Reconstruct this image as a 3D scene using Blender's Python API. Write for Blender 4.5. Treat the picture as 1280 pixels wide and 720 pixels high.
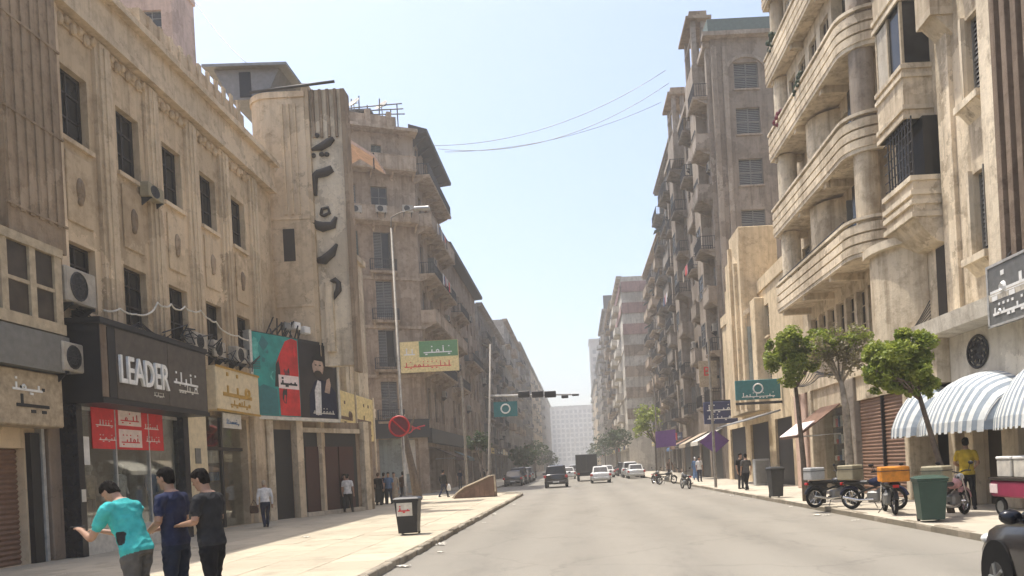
import bpy, bmesh, math, random
from mathutils import Vector, Matrix
random.seed(7)
for _o in list(bpy.data.objects): bpy.data.objects.remove(_o)
SC = bpy.context.scene
COL = SC.collection

# ------------------------------------------------------------------ camera, sky, sun, exposure
ROLL = math.radians(3.0); FPX = 950.0; CX, CY, EYE = 722.0, 581.0, 1.72
cam = bpy.data.cameras.new('camera'); camo = bpy.data.objects.new('camera', cam); COL.objects.link(camo)
camo.location = (0, 0, EYE)
camo.rotation_mode = 'QUATERNION'
camo.rotation_quaternion = (Matrix.Rotation(math.radians(90), 3, 'X') @ Matrix.Rotation(-ROLL, 3, 'Z')).to_quaternion()
cam.sensor_fit = 'HORIZONTAL'; cam.sensor_width = 36.0; cam.lens = 36.0*FPX/1280.0
cam.shift_x = (640-CX)/1280.0; cam.shift_y = (CY-360)/1280.0
cam.clip_start = 0.05; cam.clip_end = 6000
SC.camera = camo

SUN_EL, SUN_AZ = math.radians(73), math.radians(-62)      # azimuth from +Y, negative = towards -X (left)
world = bpy.data.worlds.new('World'); SC.world = world; world.use_nodes = True
wn = world.node_tree; bg = wn.nodes['Background']
sky = wn.nodes.new('ShaderNodeTexSky'); sky.sky_type = 'NISHITA'; sky.sun_disc = False
sky.sun_elevation = SUN_EL; sky.sun_rotation = SUN_AZ
sky.air_density = 1.0; sky.dust_density = 3.8; sky.ozone_density = 1.0
wn.links.new(sky.outputs[0], bg.inputs[0]); bg.inputs[1].default_value = 0.15
sl = bpy.data.lights.new('sun', 'SUN'); sl.energy = 3.1; sl.angle = math.radians(0.6); sl.color = (1.0, 0.95, 0.86)
slo = bpy.data.objects.new('sun', sl); COL.objects.link(slo)
sd = Vector((math.sin(SUN_AZ)*math.cos(SUN_EL), math.cos(SUN_AZ)*math.cos(SUN_EL), math.sin(SUN_EL)))
slo.rotation_euler = sd.to_track_quat('Z', 'Y').to_euler(); slo.location = (-20, 30, 80)
vs = SC.view_settings; vs.view_transform = 'Standard'; vs.look = 'None'; vs.exposure = 0.88; vs.gamma = 1.0; vs.use_curve_mapping = False
cy = SC.cycles; SC.render.engine = 'CYCLES'
cy.use_adaptive_sampling = True; cy.adaptive_threshold = 0.03; cy.use_denoising = True; cy.adaptive_min_samples = 24; cy.time_limit = 800
cy.max_bounces = 7; cy.diffuse_bounces = 4; cy.glossy_bounces = 3; cy.transmission_bounces = 4; cy.transparent_max_bounces = 16; cy.volume_bounces = 1
cy.caustics_reflective = False; cy.caustics_refractive = False

# ------------------------------------------------------------------ pixel -> direction helpers
_c, _s = math.cos(ROLL), math.sin(ROLL)
def ray(x, y):
    dx, dy = x-CX, CY-y
    return ((dx*_c+dy*_s)/FPX, 1.0, (-dx*_s+dy*_c)/FPX)
def onX(x, y, X):
    r = ray(x, y); t = X/r[0]; return Vector((X, t, EYE+t*r[2]))
def onY(x, y, Y):
    r = ray(x, y); return Vector((Y*r[0], Y, EYE+Y*r[2]))
def onZ(x, y, Z=0.13):
    r = ray(x, y); t = (Z-EYE)/r[2]; return Vector((t*r[0], t, Z))

# ------------------------------------------------------------------ mesh helpers
class MB:
    def __init__(s): s.v = []; s.f = []; s.m = []
    def add(s, vs, fs, m=0):
        b = len(s.v); s.v += [tuple(p) for p in vs]
        for f in fs: s.f.append(tuple(i+b for i in f)); s.m.append(m)
        return s
    def quad(s, a, b, c, d, m=0): return s.add([a, b, c, d], [(0, 1, 2, 3)], m)
    def box(s, x0, x1, y0, y1, z0, z1, m=0):
        return s.add([(x0,y0,z0),(x1,y0,z0),(x1,y1,z0),(x0,y1,z0),(x0,y0,z1),(x1,y0,z1),(x1,y1,z1),(x0,y1,z1)],
              [(0,3,2,1),(4,5,6,7),(0,1,5,4),(1,2,6,5),(2,3,7,6),(3,0,4,7)], m)
    def bbox(s, x0, x1, y0, y1, z0, z1, b=0.02, m=0):      # box with chamfered edges
        bm = bmesh.new(); bmesh.ops.create_cube(bm, size=1)
        for v in bm.verts: v.co = ((x0+x1)/2+v.co.x*(x1-x0), (y0+y1)/2+v.co.y*(y1-y0), (z0+z1)/2+v.co.z*(z1-z0))
        bmesh.ops.bevel(bm, geom=bm.edges[:], offset=b, segments=1, affect='EDGES', profile=0.5)
        s.add([v.co[:] for v in bm.verts], [[v.index for v in f.verts] for f in bm.faces], m); bm.free(); return s
    def prism(s, pts, a0, a1, axis='x', m=0):
        n = len(pts)
        def P(u, v, a): return {'x': (a, u, v), 'y': (u, a, v), 'z': (u, v, a)}[axis]
        vs = [P(u, v, a0) for u, v in pts]+[P(u, v, a1) for u, v in pts]
        fs = [tuple(range(n))[::-1], tuple(range(n, 2*n))]+[(i, (i+1) % n, n+(i+1) % n, n+i) for i in range(n)]
        return s.add(vs, fs, m)
    def loft(s, rings, cap=True, m=0):
        n = len(rings[0]); vs = [p for r in rings for p in r]; fs = []
        for k in range(len(rings)-1):
            for i in range(n):
                j = (i+1) % n; fs.append((k*n+i, k*n+j, (k+1)*n+j, (k+1)*n+i))
        if cap: fs.append(tuple(range(n))[::-1]); fs.append(tuple((len(rings)-1)*n+i for i in range(n)))
        return s.add(vs, fs, m)
    def tube(s, pts, rad, n=8, m=0, cap=True):
        pts = [Vector(p) for p in pts]
        if not hasattr(rad, '__len__'): rad = [rad]*len(pts)
        rings = []; t0 = None; up = None
        for i, p in enumerate(pts):
            t = (pts[min(i+1, len(pts)-1)]-pts[max(i-1, 0)]).normalized()
            if up is None: up = t.cross(Vector((0, 0, 1)) if abs(t.z) < .9 else Vector((1, 0, 0))).normalized()
            else: up = (up-t*up.dot(t)).normalized()
            w = t.cross(up)
            rings.append([p+(up*math.cos(a)+w*math.sin(a))*rad[i] for a in (2*math.pi*k/n for k in range(n))])
        return s.loft(rings, cap, m)
    def cyl(s, p0, p1, r0, r1=None, n=12, m=0): return s.tube([p0, p1], [r0, r0 if r1 is None else r1], n, m)
    def ball(s, c, r, nu=10, nv=7, m=0):
        rx, ry, rz = r if hasattr(r, '__len__') else (r, r, r)
        rings = []
        for k in range(nv):
            a = math.pi*(k+.5)/nv-math.pi/2 if 0 < k < nv-1 else (-math.pi/2*.98 if k == 0 else math.pi/2*.98)
            rings.append([(c[0]+rx*math.cos(a)*math.cos(b), c[1]+ry*math.cos(a)*math.sin(b), c[2]+rz*math.sin(a)) for b in (2*math.pi*i/nu for i in range(nu))])
        return s.loft(rings, True, m)
    def torus(s, c, R, r, axis='x', n=20, k=8, m=0):
        vs = []; fs = []
        for i in range(n):
            a = 2*math.pi*i/n
            for j in range(k):
                b = 2*math.pi*j/k; q = R+r*math.cos(b); h = r*math.sin(b)
                u, v = q*math.cos(a), q*math.sin(a)
                p = {'x': (h, u, v), 'y': (u, h, v), 'z': (u, v, h)}[axis]
                vs.append((c[0]+p[0], c[1]+p[1], c[2]+p[2]))
        for i in range(n):
            for j in range(k):
                fs.append((i*k+j, ((i+1) % n)*k+j, ((i+1) % n)*k+(j+1) % k, i*k+(j+1) % k))
        return s.add(vs, fs, m)
    def lathe(s, prof, c=(0, 0, 0), n=16, m=0):
        return s.loft([[(c[0]+r*math.cos(2*math.pi*i/n), c[1]+r*math.sin(2*math.pi*i/n), c[2]+z) for i in range(n)] for r, z in prof], True, m)
    def mesh(s, name, mats, smooth=False):
        me = bpy.data.meshes.new(name); me.from_pydata(s.v, [], s.f)
        for m in (mats if isinstance(mats, (list, tuple)) else [mats]): me.materials.append(M(m) if isinstance(m, str) else m)
        if any(s.m): me.polygons.foreach_set('material_index', s.m)
        if smooth: me.polygons.foreach_set('use_smooth', [True]*len(s.f))
        me.update(); return me
    def build(s, name, mats, parent=None, loc=(0, 0, 0), rz=0, smooth=False):
        return ob(name, s.mesh(name, mats, smooth), parent, loc, rz)
def ob(name, me, parent=None, loc=(0, 0, 0), rz=0, sc=None):
    o = bpy.data.objects.new(name, me); COL.objects.link(o); o.parent = parent; o.location = loc
    if rz: o.rotation_euler = (0, 0, rz)
    if sc: o.scale = sc
    if parent is not None and FRAME[0] is parent: o.matrix_local = FRAME[1] @ (Matrix.Translation(loc) @ Matrix.Rotation(rz, 4, 'Z'))
    return o
FRAME = [None, None]
def tag(o, label, cat, group=None):
    o['label'] = label; o['category'] = cat
    if group: o['group'] = group
    return o
def thing(name, label, cat, loc=(0, 0, 0), rz=0, group=None):
    o = bpy.data.objects.new(name, None); COL.objects.link(o); o.location = loc; o.rotation_euler = (0, 0, rz)
    o.empty_display_size = .2
    return tag(o, label, cat, group)
def struct(o): o['kind'] = 'structure'; return o
def stuff(o): o['kind'] = 'stuff'; return o
def copy_tree(o, parent=None):
    c = o.copy(); COL.objects.link(c); c.parent = parent
    for ch in list(o.children): copy_tree(ch, c)
    return c

# ------------------------------------------------------------------ materials
_M = {}
def M(n): return _M[n]
def nodes(name):
    m = bpy.data.materials.new(name); m.use_nodes = True; _M[name] = m
    t = m.node_tree; return m, t, t.nodes['Principled BSDF']
def N(t, k, **kw):
    n = t.nodes.new(k)
    for a, v in kw.items():
        if a.startswith('i_'):
            key = a[2:]; n.inputs[int(key) if key.isdigit() else key.replace('_', ' ')].default_value = v
        else: setattr(n, a, v)
    return n
def mixc(t, fac, a, b, mode='MIX'):
    n = t.nodes.new('ShaderNodeMix'); n.data_type = 'RGBA'; n.blend_type = mode
    for sock, v in ((n.inputs[0], fac), (n.inputs[6], a), (n.inputs[7], b)):
        if isinstance(v, bpy.types.NodeSocket): t.links.new(v, sock)
        elif isinstance(v, (int, float)): sock.default_value = v
        else: sock.default_value = (*v[:3], 1)
    return n.outputs[2]
def ramp(t, src, a, b):
    n = t.nodes.new('ShaderNodeMapRange'); n.inputs[1].default_value = a; n.inputs[2].default_value = b; n.clamp = True
    t.links.new(src, n.inputs[0]); return n.outputs[0]
def noise(t, vec, scale, detail=4, rough=.55):
    n = N(t, 'ShaderNodeTexNoise', i_Scale=scale, i_Detail=detail, i_Roughness=rough); t.links.new(vec, n.inputs['Vector']); return n.outputs[0]
def mapped(t, vec, sc):
    n = N(t, 'ShaderNodeVectorMath', operation='MULTIPLY'); n.inputs[1].default_value = sc; t.links.new(vec, n.inputs[0]); return n.outputs[0]
def bump(t, b, src, strength=.3, dist=.02):
    n = N(t, 'ShaderNodeBump', i_Strength=strength, i_Distance=dist); t.links.new(src, n.inputs['Height']); t.links.new(n.outputs[0], b.inputs['Normal'])
def pos(t): return N(t, 'ShaderNodeNewGeometry').outputs['Position']
def plaster(name, col, dirt=.5, streak=.5, var=.12, rough=.9, dcol=None):
    m, t, b = nodes(name); p = pos(t)
    dk = dcol or tuple(c*k for c, k in zip(col, (.42, .38, .34)))
    lo = tuple(c*(1-var*1.6) for c in col); hi = tuple(min(.9, c*(1+var)) for c in col)
    big = noise(t, p, .35, 5); c = mixc(t, ramp(t, big, .3, .7), lo, hi)
    st = noise(t, mapped(t, p, (1.7, 1.7, .16)), 1.3, 5, .65)
    f = N(t, 'ShaderNodeMath', operation='MULTIPLY'); t.links.new(ramp(t, st, .47, .70), f.inputs[0]); f.inputs[1].default_value = streak
    c = mixc(t, f.outputs[0], c, dk)
    md = noise(t, p, 2.6, 8, .68); g = N(t, 'ShaderNodeMath', operation='MULTIPLY'); t.links.new(ramp(t, md, .47, .70), g.inputs[0]); g.inputs[1].default_value = dirt
    c = mixc(t, g.outputs[0], c, dk)
    # repaired patches of another tone, hairline cracks, sharp soot runs
    vr = N(t, 'ShaderNodeTexVoronoi', feature='F1', i_Scale=.55, i_Randomness=1.0); wq = N(t, 'ShaderNodeTexNoise', i_Scale=1.1, i_Detail=6.0, i_Roughness=.7); t.links.new(p, wq.inputs[0]); wz_ = N(t, 'ShaderNodeVectorMath', operation='MULTIPLY_ADD'); wz_.inputs[1].default_value = (2.4, 2.4, 2.4); t.links.new(wq.outputs[1], wz_.inputs[0]); t.links.new(p, wz_.inputs[2]); t.links.new(wz_.outputs[0], vr.inputs['Vector'])
    sep = N(t, 'ShaderNodeSeparateColor'); t.links.new(vr.outputs['Color'], sep.inputs[0])
    pm = N(t, 'ShaderNodeMath', operation='MULTIPLY', i_1=.45); t.links.new(ramp(t, sep.outputs[0], .80, .82), pm.inputs[0]); c = mixc(t, pm.outputs[0], c, tuple(min(.9, x*1.25+.03) for x in col))
    pd = N(t, 'ShaderNodeMath', operation='MULTIPLY', i_1=.35); t.links.new(ramp(t, sep.outputs[1], .84, .86), pd.inputs[0]); c = mixc(t, pd.outputs[0], c, dk)
    sr = noise(t, mapped(t, p, (5.5, 5.5, .22)), 1.0, 4, .6); sm_ = N(t, 'ShaderNodeMath', operation='MULTIPLY'); t.links.new(ramp(t, sr, .60, .68), sm_.inputs[0]); t.links.new(ramp(t, big, .42, .62), sm_.inputs[1])
    s3 = N(t, 'ShaderNodeMath', operation='MULTIPLY', i_1=.75*streak); t.links.new(sm_.outputs[0], s3.inputs[0]); c = mixc(t, s3.outputs[0], c, tuple(x*.55 for x in dk))
    vc = N(t, 'ShaderNodeTexVoronoi', feature='DISTANCE_TO_EDGE', i_Scale=.7); wa = N(t, 'ShaderNodeVectorMath', operation='ADD'); wn_ = N(t, 'ShaderNodeTexNoise', i_Scale=2.2, i_Detail=4.0); t.links.new(p, wn_.inputs[0]); t.links.new(p, wa.inputs[0]); t.links.new(wn_.outputs[1], wa.inputs[1]); t.links.new(wa.outputs[0], vc.inputs['Vector'])
    ck = N(t, 'ShaderNodeMapRange'); ck.inputs[1].default_value = 0; ck.inputs[2].default_value = .018; ck.inputs[3].default_value = .5; ck.inputs[4].default_value = 0; t.links.new(vc.outputs['Distance'], ck.inputs[0])
    cm_ = N(t, 'ShaderNodeMath', operation='MULTIPLY'); t.links.new(ck.outputs[0], cm_.inputs[0]); t.links.new(ramp(t, md, .45, .6), cm_.inputs[1]); c = mixc(t, cm_.outputs[0], c, dk)
    oi = N(t, 'ShaderNodeObjectInfo'); v = N(t, 'ShaderNodeHueSaturation', i_Saturation=1.0); 
    r = N(t, 'ShaderNodeMapRange'); r.inputs[3].default_value = .93; r.inputs[4].default_value = 1.05; t.links.new(oi.outputs['Random'], r.inputs[0])
    t.links.new(r.outputs[0], v.inputs['Value']); t.links.new(c, v.inputs['Color'])
    t.links.new(v.outputs[0], b.inputs['Base Color']); b.inputs['Roughness'].default_value = rough; b.inputs['Specular IOR Level'].default_value = .25
    bump(t, b, noise(t, p, 7, 8, .72), .55, .05)
    return m
def flat(name, col, rough=.6, metal=0., var=.15, scale=6., bmp=.1, spec=.4, emit=None):
    m, t, b = nodes(name); co = N(t, 'ShaderNodeTexCoord').outputs['Object']
    n = noise(t, co, scale, 5, .6)
    c = mixc(t, ramp(t, n, .3, .75), tuple(x*(1-var) for x in col), tuple(min(.95, x*(1+var)) for x in col))
    t.links.new(c, b.inputs['Base Color']); b.inputs['Roughness'].default_value = rough; b.inputs['Metallic'].default_value = metal
    b.inputs['Specular IOR Level'].default_value = spec
    if bmp: bump(t, b, noise(t, co, scale*6, 4), bmp, .01)
    if emit: b.inputs['Emission Color'].default_value = (*col, 1); b.inputs['Emission Strength'].default_value = emit
    return m
def pane(name, col=(.014, .014, .014), rough=.2):
    m, t, b = nodes(name); oi = N(t, 'ShaderNodeObjectInfo')
    c = mixc(t, oi.outputs['Random'], tuple(x*.4 for x in col), tuple(x*2.4 for x in col))
    p = pos(t); c2 = mixc(t, ramp(t, noise(t, p, 1.7, 3), .35, .7), c, tuple(x*.6 for x in col))
    t.links.new(c2, b.inputs['Base Color']); b.inputs['Roughness'].default_value = rough; b.inputs['Specular IOR Level'].default_value = .3
    bump(t, b, noise(t, p, .8, 2), .06, .05)
    return m
def glass(name, tint=(.75, .8, .78), refl=.22):
    m, t, b = nodes(name); out = t.nodes['Material Output']
    tr = N(t, 'ShaderNodeBsdfTransparent'); tr.inputs[0].default_value = (*tint, 1)
    gl = N(t, 'ShaderNodeBsdfGlossy', i_Roughness=.03); mx = N(t, 'ShaderNodeMixShader')
    lw = N(t, 'ShaderNodeLayerWeight', i_Blend=.35); r = N(t, 'ShaderNodeMapRange'); r.inputs[3].default_value = refl*.5; r.inputs[4].default_value = refl*2.2
    t.links.new(lw.outputs['Fresnel'], r.inputs[0]); t.links.new(r.outputs[0], mx.inputs[0])
    t.links.new(tr.outputs[0], mx.inputs[1]); t.links.new(gl.outputs[0], mx.inputs[2]); t.links.new(mx.outputs[0], out.inputs[0])
    return m

plaster('sand', (.61, .475, .315), .6, .5)                    # cinema building facade
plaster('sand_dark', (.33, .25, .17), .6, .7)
plaster('sand_pale', (.65, .52, .36), .55, .5)
plaster('pink', (0.593, 0.422, 0.336), .35, .45)
plaster('cream', (.66, .555, .405), .75, .8)                     # balcony building
plaster('cream_pale', (.70, .60, .45), .65, .7)  # paler cream for trim, columns and the fin slab
plaster('ochre', (.66, .53, .35), .5, .5)                     # small art deco building
plaster('brown', (0.228, 0.171, 0.125), .6, .6)
plaster('taupe', (0.270, 0.223, 0.177), .5, .6)                    # tall side wall
plaster('taupe_pale', (0.336, 0.281, 0.224), .55, .7)
plaster('grey', (0.259, 0.222, 0.182), .7, .8)
plaster('greyd', (0.182, 0.157, 0.130), .7, .8)
plaster('corner', (0.354, 0.268, 0.190), .75, .85)
plaster('cornerp', (0.439, 0.342, 0.247), .7, .8)
plaster('white_wall', (0.684, 0.627, 0.524), .5, .6)
plaster('red_wall', (.44, .28, .245), .4, .5)
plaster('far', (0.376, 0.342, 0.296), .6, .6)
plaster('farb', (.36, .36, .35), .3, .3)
plaster('green_grey', (0.285, 0.314, 0.291), .4, .4)
plaster('stone', (0.570, 0.490, 0.376), .5, .3)
plaster('kerb', (0.308, 0.268, 0.205), .8, .3, .3)
plaster('brick_brown', (0.217, 0.131, 0.091), .5, .4)
pane('glass_dark'); pane('glass_blue', (.03, .045, .06)); pane('glass_warm', (.045, .036, .028), .25)
glass('shop_glass', (.93, .95, .93), .16); glass('car_glass', (.3, .33, .33), .3)
flat('wood_dark', (.035, .027, .021), .6); flat('wood', (.16, .10, .06), .7); flat('frame_cream', (.42, .34, .23), .75, var=.25)
flat('shutter_grey', (.17, .165, .15), .75); flat('shutter_green', (.10, .13, .115), .75); flat('shutter_brown', (.20, .115, .075), .6)
flat('black', (.012, .012, .014), .45); flat('black_gloss', (.010, .011, .016), .18, var=.3); flat('navy', (.012, .015, .035), .4)
flat('metal_grey', (.22, .22, .21), .5, .6); flat('metal_dark', (.05, .05, .05), .5, .5); flat('rail', (.045, .042, .04), .6, .3)
flat('steel', (.45, .44, .42), .45, .3, var=.25); flat('corrugate', (.20, .20, .20), .6, .3)
flat('white', (.74, .73, .70), .5); flat('offwhite', (.60, .56, .48), .7, var=.2); flat('ac_white', (.38, .34, .28), .6, var=.25)
flat('red', (.62, .025, .028), .5); flat('pinkwhite', (.80, .66, .62), .6); flat('gold', (.50, .30, .06), .4, .3); flat('yellow_sign', (.74, .59, .27), .6, var=.25)
flat('sign_cream', (.66, .55, .36), .6); flat('disc_red', (.17, .018, .03), .5); flat('door_red', (.045, .012, .011), .4); flat('pole_grey', (.26, .235, .20), .6, .2, var=.3); flat('teal', (.025, .27, .24), .5, var=.35, scale=1.5); flat('teal_sign', (.03, .16, .17), .5); flat('blue_sign', (.022, .03, .10), .45)
flat('green_sign', (.10, .24, .10), .5); flat('purple', (.13, .05, .20), .6); flat('poster_dark', (.018, .015, .018), .4, var=.5, scale=1.2); flat('poster_red', (.55, .02, .02), .45, var=.4, scale=1.5)
flat('glaze_hazed', (.15, .16, .17), .5); flat('poster_skin', (.45, .32, .25), .5, var=.4, scale=3); flat('magenta', (.26, .03, .07), .5); flat('fascia', (.075, .062, .05), .45, var=.3); flat('orange', (.66, .24, .02), .6, var=.3); flat('green_bin', (.022, .055, .038), .5)  # the far glazing is paled, with haze put into its colour
flat('box_tan', (.30, .26, .17), .7); flat('box_grey', (.36, .36, .35), .6); flat('rubber', (.012, .012, .012), .9, spec=.1); flat('chrome', (.6, .6, .6), .2, .9)
flat('car_black', (.014, .014, .016), .22, var=.2, spec=.6); flat('car_dark', (.018, .016, .016), .2, spec=.5); flat('car_white', (.66, .66, .64), .3, spec=.6); flat('car_silver', (.42, .43, .43), .3, .4, spec=.6)
flat('lamp_red', (.45, .02, .02), .25); flat('lamp_clear', (.7, .7, .68), .15); flat('plate', (.6, .6, .55), .5); flat('truck_green', (.05, .055, .05), .6)
flat('skin', (.33, .19, .125), .55, var=.08); flat('hair', (.009, .007, .006), .85, bmp=.8, scale=25, spec=.1); flat('hair_grey', (.25, .24, .23), .7)
for nm, c in dict(c_teal=(.055, .38, .37), c_navy=(.016, .02, .045), c_print=(.03, .035, .07), sign_dull=(.40, .32, .22), c_char=(.03, .03, .032), c_black=(.011, .011, .013), c_grey=(.09, .085, .08), c_white=(.66, .64, .62), c_yellow=(.48, .33, .035), c_jean=(.02, .026, .045), c_brown=(.10, .06, .04), c_pink=(.5, .28, .28), c_beige=(.4, .33, .25), c_blue=(.10, .17, .3)).items():
    flat(nm, c, .9, var=.3, scale=7, bmp=.6, spec=.1)
flat('trunk_pale', (.30, .25, .19), .9, var=.5, scale=5, bmp=.4); flat('bark', (.13, .10, .075), .9, var=.35, scale=8, bmp=.6)
def leafmat(name, a, b):
    m, t, bs = nodes(name); p = pos(t); n = N(t, 'ShaderNodeTexWhiteNoise'); 
    q = mapped(t, p, (6, 6, 6)); f = N(t, 'ShaderNodeVectorMath', operation='FLOOR'); t.links.new(q, f.inputs[0]); t.links.new(f.outputs[0], n.inputs[0])
    c = mixc(t, n.outputs[0], a, b); t.links.new(c, bs.inputs['Base Color']); bs.inputs['Roughness'].default_value = .5
    out = t.nodes['Material Output']; tl = N(t, 'ShaderNodeBsdfTranslucent'); t.links.new(c, tl.inputs[0]); mx = N(t, 'ShaderNodeMixShader', i_0=.5)
    t.links.new(bs.outputs[0], mx.inputs[1]); t.links.new(tl.outputs[0], mx.inputs[2]); t.links.new(mx.outputs[0], out.inputs[0])
leafmat('leaf', (.15, .205, .03), (.36, .40, .08)); leafmat('leaf_dry', (.16, .135, .07), (.24, .21, .11)); leafmat('leaf_dark', (.025, .05, .018), (.06, .10, .03)); leafmat('leaf_red', (.16, .012, .03), (.28, .03, .06))

def road_mat():
    m, t, b = nodes('asphalt'); p = pos(t)
    c = mixc(t, ramp(t, noise(t, mapped(t, p, (1, .22, 1)), .35, 6, .6), .3, .72), (.215, .195, .16), (.30, .275, .23))
    c = mixc(t, ramp(t, noise(t, p, 60, 3, .7), .35, .75), c, (.15, .14, .12)); 
    rv = N(t, 'ShaderNodeTexVoronoi', feature='F1', i_Scale=.16); t.links.new(mapped(t, p, (1.6, .7, 1)), rv.inputs['Vector']); rsep = N(t, 'ShaderNodeSeparateColor'); t.links.new(rv.outputs['Color'], rsep.inputs[0])
    rp_ = N(t, 'ShaderNodeMath', operation='MULTIPLY', i_1=.16); t.links.new(rsep.outputs[0], rp_.inputs[0]); c = mixc(t, rp_.outputs[0], c, (.13, .13, .12))
    st = N(t, 'ShaderNodeMath', operation='MULTIPLY', i_1=.5); t.links.new(ramp(t, noise(t, mapped(t, p, (1.1, .35, 1)), .8, 9, .75), .50, .72), st.inputs[0])
    c = mixc(t, st.outputs[0], c, (.12, .108, .092))
    tr = N(t, 'ShaderNodeTexWave', wave_type='BANDS', bands_direction='X', i_Scale=.17, i_Distortion=1.2, i_Detail=2.0); t.links.new(mapped(t, p, (1, .04, 1)), tr.inputs[0])
    tw = N(t, 'ShaderNodeMath', operation='MULTIPLY', i_1=.28); t.links.new(tr.outputs[1], tw.inputs[0]); c = mixc(t, tw.outputs[0], c, (.30, .275, .23))
    v = N(t, 'ShaderNodeTexVoronoi', feature='DISTANCE_TO_EDGE', i_Scale=.22); 
    wv = N(t, 'ShaderNodeVectorMath', operation='ADD'); nn = N(t, 'ShaderNodeTexNoise', i_Scale=1.3, i_Detail=4.0); t.links.new(p, nn.inputs[0]); t.links.new(p, wv.inputs[0]); t.links.new(nn.outputs[1], wv.inputs[1]); t.links.new(wv.outputs[0], v.inputs['Vector'])
    cr = N(t, 'ShaderNodeMapRange'); cr.inputs[1].default_value = .0; cr.inputs[2].default_value = .012; cr.inputs[3].default_value = .22; cr.inputs[4].default_value = 0; t.links.new(v.outputs['Distance'], cr.inputs[0])
    c = mixc(t, cr.outputs[0], c, (.07, .065, .055))
    t.links.new(c, b.inputs['Base Color']); b.inputs['Roughness'].default_value = .85; b.inputs['Specular IOR Level'].default_value = .3
    bump(t, b, noise(t, p, 80, 3), .25, .01)
road_mat()
def paver(name, col):
    m, t, b = nodes(name); p = pos(t); oi = N(t, 'ShaderNodeObjectInfo')
    c = mixc(t, oi.outputs['Random'], tuple(x*.80 for x in col), tuple(min(.9, x*1.08) for x in col))
    c = mixc(t, ramp(t, noise(t, p, .5, 6, .65), .45, .8), c, tuple(x*.72 for x in col))
    s2 = N(t, 'ShaderNodeMath', operation='MULTIPLY', i_1=.65); t.links.new(ramp(t, noise(t, p, 1.6, 8, .72), .52, .68), s2.inputs[0]); c = mixc(t, s2.outputs[0], c, tuple(x*.5 for x in col))
    c = mixc(t, ramp(t, noise(t, p, 40, 3, .7), .4, .9), c, tuple(x*.8 for x in col))
    t.links.new(c, b.inputs['Base Color']); b.inputs['Roughness'].default_value = .8; b.inputs['Specular IOR Level'].default_value = .3
    bump(t, b, noise(t, p, 30, 4), .2, .01)
paver('pave_left', (.50, .435, .325)); paver('pave_right', (.50, .445, .355)); paver('bed', (.22, .19, .14))

# ------------------------------------------------------------------ the ground, road, pavements
XL, XR = -12.5, 10.7            # facade lines
KL, KR = -3.45, 6.9             # kerb lines
SZ = 0.13
g = MB(); g.quad((-900, -60, -.02), (900, -60, -.02), (900, 1500, -.02), (-900, 1500, -.02)); struct(g.build('ground', 'bed'))
g = MB(); g.quad((-60, -30, 0), (60, -30, 0), (60, 700, 0), (-60, 700, 0)); struct(g.build('road', 'asphalt'))
# --- left pavement: bed sheet + slabs + kerb stones, rounded corner at the side street
CORN_Y, CORN_R = 53.0, 6.0
def left_outline(ins=0.0, y0=-6):
    pts = [(-40, y0), (KL-ins, y0), (KL-ins, CORN_Y-CORN_R)]
    for k in range(1, 13):
        a = math.pi/2*k/12
        pts.append((KL-CORN_R+(CORN_R-ins)*math.cos(a), CORN_Y-CORN_R+(CORN_R-ins)*math.sin(a)))
    return pts+[(-40, CORN_Y-ins)]
pav = MB(); pav.prism(left_outline(.14), 0.0, SZ-.012, 'z'); pavl = struct(pav.build('pavement', 'bed'))
SLX, SLY = 1.16, 1.30
slab_me = MB().bbox(-SLX/2+.009, SLX/2-.009, -SLY/2+.009, SLY/2-.009, -.05, .0, .005).mesh('paving_slab', 'pave_left')
nsl = 0
rs = random.Random(3)
for j in range(35):
    for i in range(8):
        x = KL-.165-SLX*(i+.5); y = 5.2+SLY*(j+.5)+(0.65 if i % 2 else 0)
        if y > CORN_Y-3.2 or nsl >= 298: continue
        ax, ay = x+SLX/2-(KL-CORN_R), y+SLY/2-(CORN_Y-CORN_R)
        if ax > 0 and ay > 0 and math.hypot(ax, ay) > CORN_R-.2: continue
        o = ob('paving_slab', slab_me, pavl, (x, y, SZ+rs.uniform(-.004, .003))); o.rotation_euler = (rs.uniform(-.002, .002), rs.uniform(-.002, .002), 0); nsl += 1
fld = MB(); fld.box(-40, KL-.17-SLX*8, -6, CORN_Y-.3, .05, SZ-.004); fld.box(KL-.17-SLX*8, KL-.17, -6, 5.1, .05, SZ-.004)
fld.box(KL-.17-SLX*8+.01, KL-CORN_R+.2, CORN_Y-3.3, CORN_Y-.3, .05, SZ-.009)
fld.build('paving_field', 'pave_left', pavl)
def kerb_run(parent, pts, w=.15, h=.14, step=1.0, rnd=random.Random(5)):
    # pts: polyline of the road edge; stones laid along it
    acc = []
    for a, b in zip(pts[:-1], pts[1:]):
        a, b = Vector(a), Vector(b); L = (b-a).length; n = max(1, round(L/step))
        for k in range(n): acc.append((a+(b-a)*(k/n), a+(b-a)*((k+1)/n)))
    meshes = {}
    for a, b in acc:
        L = (b-a).length; key = round(L, 2)
        if key not in meshes: meshes[key] = MB().bbox(-L/2+.008, L/2-.008, 0, w, -.03, h, .02).mesh('kerb_stone', 'kerb')
        m = (a+b)/2; ang = math.atan2(b.y-a.y, b.x-a.x)
        o = ob('kerb_stone', meshes[key], parent, (m.x+rnd.uniform(-.02, .02), m.y, rnd.uniform(-.025, .012)), ang+rnd.uniform(-.03, .03))
lp = [(KL, y) for y in range(4, 47)]+[(KL, 47.0)]
arc = [(KL-CORN_R+CORN_R*math.cos(math.pi/2*k/9), 47+CORN_R*math.sin(math.pi/2*k/9)) for k in range(10)]
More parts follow.
